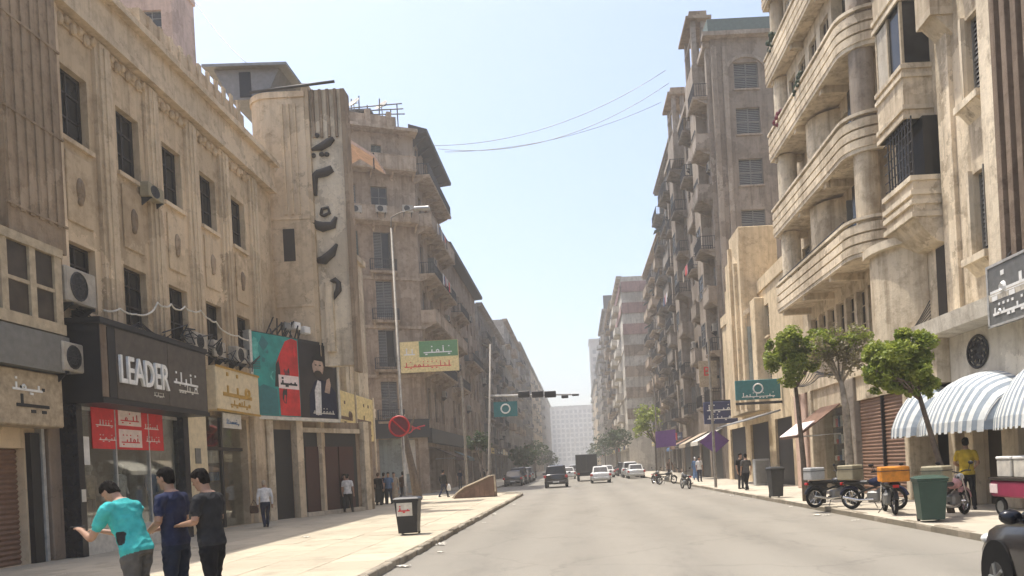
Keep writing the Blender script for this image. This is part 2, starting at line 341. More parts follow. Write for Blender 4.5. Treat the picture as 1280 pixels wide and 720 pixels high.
kerb_run(pavl, [(KL, 4+.52*k) for k in range(83)]+[(KL, 47.0)]+arc[1:]+[(-14.0, 53.0), (-18, 53.0)])
# --- left pavement past the side street
pl2 = MB(); pl2.box(-40, -7.4, 66, 420, 0, SZ-.004); pavl2 = struct(pl2.build('pavement', 'pave_left'))
kerb_run(pavl2, [(-7.25, y) for y in range(66, 116, 2)][::1], step=2.0)
# --- right pavement
pr = MB(); pr.box(KR+.14, 40, -6, 420, 0, SZ-.012); pavr = struct(pr.build('pavement', 'bed'))
sl2 = MB().bbox(-.62+.006, .62-.006, -.75+.006, .75-.006, -.05, 0, .005).mesh('paving_slab', 'pave_right')
for j in range(28):
    for i in range(3):
        o = ob('paving_slab', sl2, pavr, (KR+.155+.62+1.24*i, 8.8+1.5*(j+.5), SZ+rs.uniform(-.004, .003)))
pf = MB(); pf.box(KR+.16, KR+3.87, -6, 8.75, .05, SZ-.004); pf.box(KR+.16, KR+3.87, 50.85, 420, .05, SZ-.004); pf.box(KR+3.88, 40, -6, 420, .05, SZ-.005)
pf.build('paving_field', 'pave_right', pavr)
kerb_run(pavr, [(KR+.15, 70-.75*y) for y in range(86)], w=.15)
# bits of litter and dust stains are in the material; a few loose paper scraps and stones
# ------------------------------------------------------------------ building helpers
WINC = {}
def win_mesh(w, h, style):
    key = (round(w, 2), round(h, 2), style)
    if key in WINC: return WINC[key]
    w, h = key[0], key[1]; f = MB(); p = None
    t = .06
    def rim(y0, y1, t, m=0):
        f.box(0, w, y0, y1, 0, t, m); f.box(0, w, y0, y1, h-t, h, m); f.box(0, t, y0, y1, t, h-t, m); f.box(w-t, w, y0, y1, t, h-t, m)
    if style.startswith('sash'):
        mat = {'sash': 'wood_dark', 'sashc': 'frame_cream', 'sashg': 'shutter_grey', 'sashw': 'offwhite'}[style]
        rim(-.05, .0, .06); f.box(w/2-.025, w/2+.025, -.045, -.005, .06, h-.06)
        for k in (.36, .70): f.box(.06, w-.06, -.04, -.006, h*k-.02, h*k+.02)
        p = ('glass_dark' if style != 'sashw' else 'glass_blue')
        mats = mat
    elif style.startswith('louv'):
        mat = {'louv': 'shutter_grey', 'louvg': 'shutter_green', 'louvb': 'shutter_brown', 'louvd': 'wood_dark', 'louvw': 'offwhite'}[style]
        rim(-.06, 0, .05); f.box(w/2-.04, w/2+.04, -.055, 0, .05, h-.05); f.box(.05, w-.05, -.055, 0, h*.5-.04, h*.5+.04)
        n = max(6, int(h/.13))
        for k in range(n):
            z = .06+(h-.14)*k/n
            f.add([(.05, -.045, z), (w-.05, -.045, z), (w-.05, -.008, z+.09), (.05, -.008, z+.09)], [(0, 1, 2, 3)])
        p = 'glass_dark'; mats = mat
    elif style == 'half':      # one leaf open, dark pane painted as the unlit room behind
        rim(-.06, 0, .05); n = int(h/.13)
        for k in range(n):
            z = .06+(h-.14)*k/n
            f.add([(.05, -.045, z), (w/2, -.045, z), (w/2, -.008, z+.09), (.05, -.008, z+.09)], [(0, 1, 2, 3)])
        f.box(w-.03, w, -.06-w*.42, -.06, .04, h-.04)
        f.box(w/2-.03, w/2+.03, -.055, 0, .05, h-.05)
        p = 'glass_dark'; mats = 'shutter_grey'
    elif style == 'board':
        rim(-.05, 0, .05); f.box(.05, w-.05, -.03, -.005, .05, h-.05, 0); mats = 'shutter_grey'; p = None
    else:
        rim(-.05, 0, .05); p = 'glass_dark'; mats = 'frame_cream'
    fm = f.mesh('window', mats)
    pm = None
    if p: pm = MB().box(.02, w-.02, .0, .02, .02, h-.02).mesh('pane', p)
    WINC[key] = (fm, pm); return WINC[key]
def set_frame(b=None, x=0, y=0, rz=0):
    if b is None: FRAME[0] = None; return
    rw = Matrix.Translation(b.root.location) @ Matrix.Rotation(b.root.rotation_euler.z, 4, 'Z')
    FRAME[0] = b.root; FRAME[1] = rw.inverted() @ Matrix.Translation((x, y, 0)) @ Matrix.Rotation(rz, 4, 'Z')
class Bld:
    def __init__(s, name, label, side, X, Y0, Y1, cat='building', group=None, rz=None):
        s.side = side; s.Y0 = Y0; s.Y1 = Y1; s.X = X; s.L = abs(Y1-Y0)
        if side == 'L': loc, r = (X, Y0, 0), math.pi/2
        elif side == 'R': loc, r = (X, Y1, 0), -math.pi/2
        else: loc, r = (X, Y0, 0), rz or 0
        s.root = thing(name, label, cat, loc, r, group)
    def lx(s, Y): return Y-s.Y0 if s.side == 'L' else s.Y1-Y
    def px(s, x, y, X=None):      # pixel on the facade plane -> (local x, z)
        p = onX(x, y, s.X if X is None else X); return s.lx(p.y), p.z
    def part(s, mb, name, mats, parent=None, smooth=False): return mb.build(name, mats, parent or s.root, smooth=smooth)
    def box(s, name, mat, x0, x1, y0, y1, z0, z1, parent=None, bev=0):
        m = MB()
        if bev: m.bbox(x0, x1, y0, y1, z0, z1, bev)
        else: m.box(x0, x1, y0, y1, z0, z1)
        return m.build(name, mat, parent or s.root)
    def wall(s, x0, x1, z0, z1, ops, mat, depth=10, rev=.28, name='wall', y=0.0, parent=None, back=True):
        m = MB(); xs = sorted({x0, x1, *[o[0] for o in ops], *[o[1] for o in ops]}); zs = sorted({z0, z1, *[o[2] for o in ops], *[o[3] for o in ops]})
        xs = [x for x in xs if x0 <= x <= x1]; zs = [z for z in zs if z0 <= z <= z1]
        for a, b in zip(xs[:-1], xs[1:]):
            for c, d in zip(zs[:-1], zs[1:]):
                cx, cz = (a+b)/2, (c+d)/2
                if any(o[0] < cx < o[1] and o[2] < cz < o[3] for o in ops): continue
                m.quad((a, y, c), (b, y, c), (b, y, d), (a, y, d))
        for o in ops:
            a, b, c, d = o[:4]; r = y+(o[4] if len(o) > 4 else rev)
            m.quad((a, y, c), (a, y, d), (a, r, d), (a, r, c)); m.quad((b, y, c), (b, r, c), (b, r, d), (b, y, d))
            m.quad((a, y, d), (b, y, d), (b, r, d), (a, r, d)); m.quad((a, y, c), (a, r, c), (b, r, c), (b, y, c))
        if back:
            m.quad((x0, y, z0), (x0, y, z1), (x0, y+depth, z1), (x0, y+depth, z0)); m.quad((x1, y, z0), (x1, y+depth, z0), (x1, y+depth, z1), (x1, y, z1))
            m.quad((x0, y+depth, z0), (x0, y+depth, z1), (x1, y+depth, z1), (x1, y+depth, z0)); m.quad((x0, y, z1), (x1, y, z1), (x1, y+depth, z1), (x0, y+depth, z1))
        return m.build(name, mat, parent or s.root)
    def window(s, x0, x1, z0, z1, style='sash', y=0.26, sill=None, parent=None):
        fm, pm = win_mesh(x1-x0, z1-z0, style)
        o = ob('window', fm, parent or s.root, (x0, y, z0))
        if pm: ob('pane', pm, o)
        if sill: MB().box(-.08, x1-x0+.08, -y-.10, -y+.06, -.12, -.003).build('sill', sill, o)
        return o
RAILC = {}
def rail_mesh(L, h=.95, kind='bars'):
    key = (round(L, 1), h, kind)
    if key not in RAILC:
        m = MB(); L = key[0]
        m.box(0, L, -.02, .02, h-.04, h); m.box(0, L, -.015, .015, .06, .09)
        n = max(3, int(L/.16))
        for k in range(n+1):
            x = L*k/n; m.box(x-.012, x+.012, -.012, .012, 0, h-.02)
        if kind == 'deco':
            for k in range(n): m.torus((L*(k+.5)/n, 0, h*.5), .06, .012, 'y', 8, 4)
        RAILC[key] = m.mesh('railing', 'rail')
    return RAILC[key]
def balcony(b, x0, x1, z, proj=1.0, kind='solid', mat='cream', h=1.0, y=0.0, brackets=True):
    """slab with solid or barred parapet; b is the building, local coords"""
    m = MB(); m.box(x0, x1, y-proj, y, z-.16, z); m.box(x0-.04, x1+.04, y-proj-.04, y, z-.06, z+.015)
    o = m.build('balcony', mat, b.root)
    if kind == 'solid':
        q = MB(); q.box(x0, x1, y-proj, y-proj+.12, z+.015, z+h); q.box(x0, x0+.12, y-proj+.12, y, z+.015, z+h); q.box(x1-.12, x1, y-proj+.12, y, z+.015, z+h)
        q.box(x0-.03, x1+.03, y-proj-.03, y-proj+.15, z+h, z+h+.07)
        q.build('parapet', mat, o)
    else:
        ob('railing', rail_mesh(x1-x0, .95, kind), o, (x0, y-proj+.04, z+.016))
        if proj > .5:
            for xx in (x0+.03, x1-.03):
                r = ob('railing', rail_mesh(proj-.1, .95, 'bars'), o, (xx, y-proj+.08, z+.016), math.pi/2)
    if brackets:
        n = max(2, int((x1-x0)/1.6)+1)
        key = ('bk', round(proj, 2), mat)
        if key not in RAILC: RAILC[key] = MB().prism([(0, -.16), (-proj*.75, -.16), (-proj*.7, -.26), (0, -.65)], -.08, .08, 'x').mesh('bracket', mat)
        for k in range(n): ob('bracket', RAILC[key], o, (x0+.15+(x1-x0-.3)*k/(n-1), y, z))
    return o
def ac_unit(loc, rz, label, group=None, mat='ac_white'):
    """split-type outdoor unit, front towards local -y, origin at the back bottom centre"""
    t = thing('air_conditioner', label, 'air conditioner', loc, rz, group)
    MB().bbox(-.42, .42, -.36, -.04, .05, .62, .025).build('casing', mat, t)
    f = MB(); f.torus((-.08, -.365, .335), .225, .014, 'y', 18, 5); f.torus((-.08, -.365, .335), .14, .008, 'y', 14, 4); f.torus((-.08, -.365, .335), .07, .008, 'y', 10, 4)
    for k in range(6):
        a = math.pi*k/6; f.cyl((-.08-.22*math.cos(a), -.367, .335-.22*math.sin(a)), (-.08+.22*math.cos(a), -.367, .335+.22*math.sin(a)), .006, n=4)
    f.build('fan_grille', 'metal_dark', t)
    d = MB(); d.lathe([(.0, 0), (.21, 0), (.21, .004), (0, .005)], (0, 0, 0), 18); me = d.mesh('fan_disc', 'black'); o = ob('fan_disc', me, t, (-.08, -.3625, .335)); o.rotation_euler = (math.pi/2, 0, 0)
    for x in (-.3, .3):
        bkt = MB(); bkt.box(x-.02, x+.02, -.38, 0, .0, .045); bkt.prism([(0, .0), (-.34, .0), (-.02, -.28), (0, -.28)], x-.015, x+.015, 'x')
        bkt.build('bracket', 'metal_dark', t)
    return t
def text_mesh(txt, size, ext=.01, font=None, bold=0.0):
    c = bpy.data.curves.new('t', 'FONT'); c.body = txt; c.size = size; c.extrude = ext; c.offset = bold; c.align_x = 'CENTER'; c.align_y = 'CENTER'; c.resolution_u = 3
    o = bpy.data.objects.new('t', c); COL.objects.link(o)
    dg = bpy.context.evaluated_depsgraph_get(); me = bpy.data.meshes.new_from_object(o.evaluated_get(dg))
    bpy.data.objects.remove(o); return me
def text_part(txt, size, mat, parent, loc, ext=.012, bold=0.0, sx=1.0, face='-y'):
    me = text_mesh(txt, size, ext, None, bold); me.name = 'lettering'; me.materials.clear(); me.materials.append(M(mat))
    o = ob('lettering', me, parent, loc); o.rotation_euler = (math.pi/2, 0, 0); o.scale = (sx, 1, 1); return o
def squiggle(mb, x, z, w, h, y, rnd, t=.05):
    """one stroke-like mark of unreadable lettering, on the plane y (facing -y)"""
    n = max(2, int(w/(h*.8)))
    xx = x
    mb.box(x, x+w, y-.012, y, z, z+t)
    for k in range(n):
        cx = x+w*(k+.5)/n; q = rnd.random()
        if q < .45: mb.box(cx-t/2, cx+t/2, y-.012, y, z+t, z+h*rnd.uniform(.45, 1))
        elif q < .75: mb.box(cx-t, cx+t, y-.012, y, z-h*.3, z-h*.3+t)
        else: mb.torus((cx, y-.006, z+h*.3), h*.2, t*.5, 'y', 10, 4)
        if rnd.random() < .5: mb.box(cx-t*.6, cx+t*.6, y-.012, y, z+h*.95, z+h*.95+t)

# ------------------------------------------------------------------ LEFT: cinema building, sand coloured facade with pilasters
L1 = Bld('cinema_building', 'sand coloured three storey facade with tall pilasters above the LEADER shop', 'L', XL, 6.0, 32.4)
b = L1; X = b.lx
BAY = [19.62, 22.0, 24.38, 26.76, 29.14]; WW = .56
ops = []
for y in [14.86, 12.48, 10.1]+BAY:
    ops += [(X(y-WW), X(y+WW), 10.68, 12.55), (X(y-WW), X(y+WW), 6.35, 8.05)]
gops = [(X(18.2), X(23.3), .13, 4.2, 3.4), (X(25.7), X(28.9), .13, 4.1, 2.2), (X(15.4), X(17.2), .13, 2.75, .3), (X(11.0), X(14.4), .13, 3.2, .4), (X(30.4), X(32.2), .13, 3.9, 2.5)]
b.wall(0, b.L, 0, 15.25, ops+gops, 'sand', 16)
for y in [14.86, 12.48, 10.1]+BAY:
    b.window(X(y-WW), X(y+WW), 10.68, 12.55, 'sash', .24, 'sand_pale')
    b.window(X(y-WW), X(y+WW), 6.35, 8.05, 'sash', .24)
    # spandrel panel with raised oval ornament between the two rows
    b.box('spandrel_panel', 'sand', X(y)-.50, X(y)+.50, -.05, -.002, 8.55, 10.35, bev=.02)
    m = MB(); m.ball((X(y), -.06, 9.45), (.16, .07, .34), 12, 9); m.ball((X(y), -.09, 9.55), (.08, .07, .15), 10, 7); m.ball((X(y)-.05, -.08, 9.15), (.09, .06, .12), 8, 6)
    m.build('ornament', 'sand_dark', b.root, smooth=True)
    # carved frieze under the cornice
    m = MB()
    for k in range(7):
        xx = X(y)-.78+.26*k; m.ball((xx, -.08, 13.72-.1*((k % 2))), (.10, .09, .12+.05*(k % 2)), 8, 6)
    m.box(X(y)-.86, X(y)+.86, -.05, -.002, 13.55, 13.9)
    m.build('frieze', 'sand', b.root, smooth=False)
for y in [13.67, 16.05]+[18.62, 20.81, 23.19, 25.57, 27.95, 30.45]:
    w = .36
    m = MB(); m.box(X(y)-w, X(y)+w, -.10, -.001, 5.6, 13.9); m.box(X(y)-w*.62, X(y)+w*.62, -.16, -.098, 5.6, 13.82); m.box(X(y)-w*.22, X(y)+w*.22, -.20, -.158, 5.6, 13.74)
    m.build('pilaster', 'sand_pale', b.root)
m = MB(); m.box(0, b.L, -.32, -.001, 13.92, 14.12); m.box(0, b.L, -.24, -.0015, 14.12, 15.05); m.box(0, b.L+.05, -.46, -.002, 15.05, 15.22); m.box(0, b.L, -.38, .3, 15.22, 15.36)
m.build('cornice', 'sand_pale', b.root)
# the dark ribbed pier to the left
m = MB(); m.box(X(16.35), X(18.2), -.55, 0, 7.36, 15.0)
for k in range(6): m.box(X(16.4)+.3*k, X(16.4)+.3*k+.14, -.585, -.548, 7.95, 15.0)
m.build('ribbed_pier', 'sand_dark', b.root)
for z in (8.0, 10.1, 12.2, 14.2): b.box('joint_band', 'sand_dark', X(16.3), X(18.24), -.60, -.551, z, z+.05)
# cream timber window bay below the pier
m = MB(); m.box(X(15.0), X(17.75), -.75, 0, 5.35, 5.6); m.box(X(15.0), X(17.75), -.75, 0, 7.15, 7.35)
for yy in (15.05, 15.9, 16.75, 17.55): m.box(X(yy)-.07, X(yy)+.12, -.72, -.6, 5.6, 7.15)
m.box(X(17.6), X(17.75), -.7, 0, 5.6, 7.15); m.box(X(15.0), X(17.7), -.70, -.62, 6.3, 6.38)
o = m.build('timber_bay', 'frame_cream', b.root); b.box('pane', 'glass_warm', X(15.1), X(17.6), -.66, -.645, 5.62, 7.14, o)
# parapet with vertical ribs, stepping up towards the cinema
par = MB(); par.box(X(24.6), X(32.3), .9, 1.3, 15.3, 17.25)
for k in range(11):
    y = 25.0+.66*k; par.box(X(y), X(y)+.22, .82, .902, 15.3, 17.2+.04*k)
par.build('parapet', 'sand_pale', b.root)
b.box('roof_room', 'pink', X(22.0), X(27.5), 3.0, 7, 15.26, 16.6)
# interior dark backs of shop openings
b.box('shop_dark_back', 'wood', X(25.7), X(28.9), 2.2, 2.3, .1, 4.1); b.box('shop_dark_back', 'black', X(30.4), X(32.2), 2.5, 2.6, .1, 3.95)
# side shutters: rolled metal, each lath its own edge
def shutter(bb, x0, x1, z0, z1, y, mat='shutter_brown', parent=None, step=.11):
    m = MB(); n = int((z1-z0)/step)
    for k in range(n):
        z = z0+(z1-z0)*k/n; h = (z1-z0)/n
        m.add([(x0, y, z), (x1, y, z), (x1, y-.035, z+h*.45), (x0, y-.035, z+h*.45), (x1, y, z+h*.92), (x0, y, z+h*.92)], [(0, 1, 2, 3), (3, 2, 4, 5)])
    m.box(x0, x1, y+.02, y+.05, z0, z1)
    return m.build('roller_shutter', mat, parent or bb.root)
shutter(b, X(15.4), X(17.2), .13, 2.75, .2); shutter(b, X(11.0), X(14.4), .13, 3.2, .3)
b.box('door_jamb', 'black', X(17.25), X(17.55), -.12, 0, .13, 3.1); b.box('door_jamb', 'steel', X(17.57), X(17.66), -.16, 0, .13, 3.3)
# pale masonry piers at street level
for y0, y1, mt in ((23.95, 25.35, 'sign_cream'), (29.15, 30.25, 'sand_pale'), (17.75, 18.25, 'brown')):
    b.box('pier', mt, X(y0), X(y1), -.20, -.001, .13, 4.3, bev=.02)
for y, z in ((24.5, 2.4), (24.6, 1.6)): b.box('notice', 'metal_grey', X(y), X(y)+.35, -.225, -.203, z, z+.5)
# shelves of goods in the second shop
m = MB(); rr = random.Random(2)
for k in range(5):
    m.box(X(25.8), X(28.8), 1.0, 1.6, .5+.65*k, .54+.65*k)
    for q in range(11):
        x = X(25.85)+.27*q; m.box(x, x+.2, 1.05, 1.4, .541+.65*k, .541+.65*k+rr.uniform(.15, .5), 1+(q*3+k) % 3)
m.build('shelving', ['wood', 'offwhite', 'c_brown', 'c_blue'], b.root)
MB().box(X(25.75), X(28.85), .25, .27, .16, 4.05).build('shop_glass', 'shop_glass', b.root)
b.box('window_frame', 'wood_dark', X(27.2), X(27.32), .2, .3, .14, 4.08)
b.box('window_frame', 'wood_dark', X(25.7), X(28.9), .19, .31, 2.9, 3.02)

# --- LEADER shop: projecting dark fascia, glass front, display
XF = XL+1.25
LS = thing('clothes_shop', 'black shop front with white LEADER lettering and red sale banner', 'shop', (XL, 18.15, 0), math.pi/2)
def lx(y): return y-18.15
m = MB(); m.box(0, 5.2, -1.25, -.01, 3.92, 5.72); m.box(-.03, 5.23, -1.30, -.012, 5.72, 5.86); m.box(-.02, 5.22, -1.29, -.2, 3.80, 3.92); m.build('fascia_box', 'black', LS)
m = MB(); m.box(.02, .26, -1.262, -1.251, 3.95, 5.69); m.build('fascia_panel', 'brown', LS); m = MB(); m.box(.28, .58, -1.272, -1.251, 3.95, 5.66); m.build('fascia_panel', 'black', LS); m = MB(); m.box(.6, 2.98, -1.268, -1.251, 3.95, 5.68); m.build('fascia_panel', 'fascia', LS); m = MB(); m.box(3.0, 5.16, -1.266, -1.251, 3.95, 5.68); m.build('fascia_panel', 'fascia', LS)
m = MB(); m.box(-.02, .19, -.62, -.02, .13, 3.80); m.build('column', 'black_gloss', LS); m = MB(); m.box(4.9, 5.2, -.62, -.02, .13, 3.80); m.build('column', 'black_gloss', LS)
text_part('LEADER', .98, 'white', LS, (1.78, -1.30, 4.66), .03, .012, .66)
rr = random.Random(8); m = MB(); squiggle(m, 2.2, 4.16, .5, .09, -1.27, rr, .02); m.build('lettering', 'offwhite', LS)
m = MB(); squiggle(m, 3.25, 4.62, 1.35, .3, -1.269, rr, .06); m.build('lettering', 'white', LS); m = MB(); squiggle(m, 3.5, 4.42, 1.1, .16, -1.269, rr, .04); m.build('lettering', 'offwhite', LS)
m = MB(); m.box(.2, 4.89, -.43, -.41, .75, 3.79); m.build('display_glass', 'shop_glass', LS)
m = MB(); m.box(.2, 4.89, -.50, -.36, .13, .74); m.build('plinth', 'offwhite', LS)
for x in (1.76, 3.3): MB().box(x-.025, x+.025, -.46, -.38, .74, 3.79).build('mullion', 'steel', LS)
m = MB(); m.box(.2, 4.89, -.44, -.36, 3.70, 3.79); m.build('track', 'steel', LS)
m = MB(); m.box(.2, 4.9, 2.8, 2.9, .13, 3.9); m.box(.195, .21, -.3, 2.8, .13, 3.9); m.box(4.88, 4.895, -.3, 2.8, .13, 3.9); m.box(.2, 4.9, -.34, 2.8, .14, .16); m.box(.2, 4.9, -.3, 2.8, 3.82, 3.86); m.build('interior', 'white_wall', LS)
m = MB()
for k in range(9): m.cyl((.8+.44*k, 2.2, 1.0), (.8+.44*k, 2.2, 2.2+.1*(k % 3)), .16, .10, 8, k % 4)
m.build('hanging_clothes', ['c_navy', 'c_grey', 'c_white', 'c_brown'], LS)
MB().box(1.6, 3.6, .9, 1.4, .161, 1.1).build('counter', 'white', LS)
m = MB(); m.box(.8, 4.05, -.455, -.435, 2.76, 3.94); bn = m.build('banner', 'red', LS)
for z0, z1 in ((3.40, 3.84), (2.82, 3.30)):
    m = MB(); m.box(1.9, 2.95, -.461, -.456, z0, z1); m.build('banner_patch', 'pinkwhite', bn)
    m = MB(); squiggle(m, 2.0, z0+.12, .82, .2, -.462, rr, .03); m.build('print', 'red', bn)
for x, z in ((.95, 3.35), (1.05, 2.98), (3.1, 3.35), (3.15, 3.0)):
    m = MB(); squiggle(m, x, z, .7, .13, -.457, rr, .025); m.build('print', 'pinkwhite', bn)
MB().box(.32, .68, -.445, -.435, 2.35, 3.05).build('notice', 'white', LS)
MB().box(.02, .17, -.635, -.622, 1.45, 1.75).build('notice', 'offwhite', LS)
# mannequins behind the glass
def mannequin(x, y, shirt, trousers, label):
    t = thing('mannequin', label, 'mannequin', (XL-y, 18.15+x, .74), math.pi/2)
    m = MB(); 
    for s in (-1, 1): m.tube([(s*.09, 0, 0), (s*.085, .0, .42), (s*.08, 0, .85)], [.05, .07, .085], 8)
    m.build('legs', trousers, t, smooth=True)
    m = MB(); m.loft([[(rx*math.cos(2*math.pi*i/12), ry*math.sin(2*math.pi*i/12), z) for i in range(12)] for z, rx, ry in ((.75, .17, .11), (.95, .15, .10), (1.15, .18, .12), (1.32, .20, .11), (1.38, .10, .07))])
    for s in (-1, 1): m.tube([(s*.20, 0, 1.32), (s*.25, .02, 1.05), (s*.25, -.05, .82)], [.055, .045, .035], 8)
    m.build('torso', shirt, t, smooth=True)
    m = MB(); m.cyl((0, 0, 1.36), (0, 0, 1.46), .045, n=10); m.ball((0, -.01, 1.56), (.075, .09, .12), 12, 9); m.build('head', 'offwhite', t, smooth=True)
mannequin(.85, -.02, 'c_black', 'c_grey', 'mannequin in black jacket behind the LEADER shop glass'); mannequin(1.45, .1, 'c_beige', 'c_jean', 'mannequin in beige shirt behind the LEADER shop glass')
mannequin(2.7, .05, 'c_white', 'c_jean', 'mannequin in white shirt behind the LEADER shop glass'); mannequin(4.1, .0, 'c_blue', 'c_black', 'mannequin in blue shirt behind the LEADER shop glass')

# --- left neighbour's sign boards
s1 = thing('shop_sign', 'worn cream sign box above brown roller shutter beside the LEADER shop', 'sign', (XL, 15.2, 0), math.pi/2)
m = MB(); m.bbox(0, 2.5, -.62, -.05, 3.2, 4.42, .03); m.build('sign_box', 'sign_dull', s1)
m = MB(); m.box(0, 2.55, -.8, -.0, 4.45, 5.3); m.build('canopy_box', 'metal_grey', s1)
m = MB(); squiggle(m, 1.0, 3.6, 1.0, .4, -.625, rr, .07); m.build('lettering', 'black', s1)
m = MB(); squiggle(m, .9, 3.95, .9, .25, -.625, rr, .05); m.build('lettering', 'white', s1)
s2 = thing('shop_sign', 'cream sign board with large golden lettering right of the LEADER shop', 'sign', (XL, 25.75, 0), math.pi/2)
MB().bbox(0, 3.45, -.42, -.05, 4.22, 5.75, .03).build('sign_board', 'sign_cream', s2)
m = MB(); m.box(-.02, 3.47, -.45, -.42, 5.70, 5.77); m.box(-.02, 3.47, -.45, -.42, 4.2, 4.27); m.build('frame', 'gold', s2)
m = MB(); squiggle(m, .45, 4.75, 2.3, .75, -.425, random.Random(4), .13); squiggle(m, 1.0, 4.45, 1.6, .25, -.425, rr, .06); m.build('lettering', 'gold', s2)
s3 = thing('shop_sign', 'small pale hanging board under the golden sign', 'sign', (XL, 26.3, 0), math.pi/2)
MB().box(0, 1.4, -.34, -.3, 3.65, 4.17).build('board', 'offwhite', s3); m = MB(); squiggle(m, .2, 3.8, 1.0, .15, -.345, rr, .03); m.build('lettering', 'c_blue', s3)

# --- air conditioners on the sand facade
ac_unit((XL+.02, 22.75, 10.25), math.pi/2, 'air conditioner on brackets beneath an upper window of the sand facade', mat='box_tan').scale = (1.0, .9, .75)
ac_unit((XL+.1, 18.5, 6.15), math.pi/2, 'big old air conditioner boxed out over the LEADER shop fascia').scale = (1.35, 1.6, 1.5)
ac_unit((XL+.45, 17.9, 4.45), math.pi/2, 'air conditioner with round fan beside the black LEADER fascia').scale = (1.1, 1.1, 1.2)
for k, (y, z) in enumerate(((24.9, 6.05), (26.2, 6.0), (27.9, 6.05))):
    ac_unit((XL+.05, y, z), math.pi/2, 'air conditioner among the cables over the shop fascias of the sand facade', 'air conditioners over the shop fascias')
# tangle of cable + string of white tube lamps over the fascia
def cable(name, label, cat, pts, r=.012, mat='black', n=5, sag=0, seg=1, group=None):
    P = []
    for a, c in zip(pts[:-1], pts[1:]):
        a, c = Vector(a), Vector(c)
        for k in range(seg): t = k/seg; P.append(a+(c-a)*t-Vector((0, 0, sag*4*t*(1-t))))
    P.append(Vector(pts[-1])); m = MB(); m.tube(P, r, n); return tag(m.build(name, mat, smooth=True), label, cat, group)
fp = [onX(x, y, XL+.75) for x, y in ((130, 388), (150, 386), (170, 393), (188, 391), (197, 378), (206, 383), (214, 380), (222, 387), (231, 383), (240, 389), (251, 388), (262, 399), (270, 402), (280, 414), (298, 420), (312, 425))]
cable('cable_garland', 'white tangled cable hanging in loops above the shop signs', 'cable', fp, .026, 'offwhite', 6, .05, 4)
for k in range(5):
    cable('electric_cable', 'thin dark cable strung along the sand facade over the shops', 'cable', [(XL+.3+.05*k, 18.6, 6.0+.06*k), (XL+.35, 21.5, 6.2+.05*k), (XL+.3, 25.0, 6.05+.1*k), (XL+.4, 29.5, 6.1+.07*k)], .014, 'black', 5, .12+.05*k, 6, 'cables along the sand facade')
m = MB(); rr2 = random.Random(12)
for k in range(26):
    y = rr2.uniform(23.2, 28.6); x = XL+rr2.uniform(.15, .75); z = rr2.uniform(5.85, 6.5)
    m.tube([(x, y, z), (x+rr2.uniform(-.3, .3), y+rr2.uniform(-.6, .6), z+rr2.uniform(-.2, .5)), (x+rr2.uniform(-.3, .3), y+rr2.uniform(-.9, .9), z+rr2.uniform(-.2, .3))], .022, 5)
tag(m.build('scrap_frame', 'metal_dark'), 'tangle of rusty brackets and rods over the shop fascias', 'scrap metal')

# ------------------------------------------------------------------ cinema block and vertical letter fin
C1 = Bld('cinema_tower', 'tall plain cinema block with rounded corner behind the film posters', 'C', -13.6, 33.0, 33.0)
b = C1
m = MB()
def arcpts(x0, x1, y0, y1, r, n=8):   # footprint, rounded near-left corner
    pts = [(x0, y1)]+[(x0+r-r*math.cos(a), y0+r-r*math.sin(a)) for a in (math.pi/2*k/n for k in range(n+1))]+[(x1, y0), (x1, y1)]
    return pts
m.prism(arcpts(-.1, 2.55, 0, 1.6, 1.1), 0, 18.3, 'z'); m.build('wall', 'sand_pale', b.root)
for q in ((.06, 18.3, 18.55), (.04, 13.0, 13.12), (.04, 9.2, 9.3)): MB().prism(arcpts(-.1-q[0], 2.55+q[0]/2, -q[0], 1.6+q[0], 1.1+q[0]), q[1], q[2], 'z').build('band', 'sand_pale', b.root)
for k in range(3): b.box('rib', 'sand', 1.5+.28*k, 1.62+.28*k, -.07, -.001, 13.2, 18.0)
b.box('window', 'wood_dark', 1.35, 1.85, -.02, .0, 11.2, 12.6)
# dark metal shed roof on top
T = thing('roof_shed', 'dark corrugated shed with wide flat roof on top of the cinema block', 'shed', (-14.9, 33.2, 18.56))
m = MB(); m.prism([(.45, 0), (2.0, 0), (2.7, 1.35), (-.2, 1.35)], .3, 3, 'y'); m.build('side', 'corrugate', T)
m = MB(); m.prism([(-.6, 1.38), (3.1, 1.30), (3.1, 1.42), (-.6, 1.50)], .0, 3.4, 'y'); m.build('roof', 'metal_grey', T)
m = MB(); m.box(.9, 1.4, .27, .3, .1, 1.2); m.build('opening_shade', 'black', T)  # black sheet on the face, painted as a shaded opening
cable('roof_beam', 'long rusty steel beam lying on the cinema roof edge', 'beam', [(-13.4, 33.1, 18.66), (-11.0, 33.0, 18.8), (-9.7, 33.1, 18.95)], .06, 'rail', 6)
# fin
FIN = thing('cinema_fin', 'tall concrete cinema sign fin with dark vertical Arabic letters', 'sign', (-11.1, 33.25, 0))
def fx(x, y):
    p = onY(x, y, 33.2); return (p.x+11.1, p.z)
m = MB(); m.box(-.02, 1.66, .0, .5, 6.6, 18.7); m.build('slab', 'cream_pale', FIN)
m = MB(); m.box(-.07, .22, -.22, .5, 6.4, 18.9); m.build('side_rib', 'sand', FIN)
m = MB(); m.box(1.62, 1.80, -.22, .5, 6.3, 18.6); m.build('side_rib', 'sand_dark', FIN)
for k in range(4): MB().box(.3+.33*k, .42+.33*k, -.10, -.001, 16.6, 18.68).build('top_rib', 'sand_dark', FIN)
m = MB(); m.box(.5, .85, -.25, -.0, 7.2, 10.2); m.build('buttress', 'cream', FIN)
SC4 = lambda pts, ox, oy, s: [(ox+a/s, oy+b_/s) for a, b_ in pts]
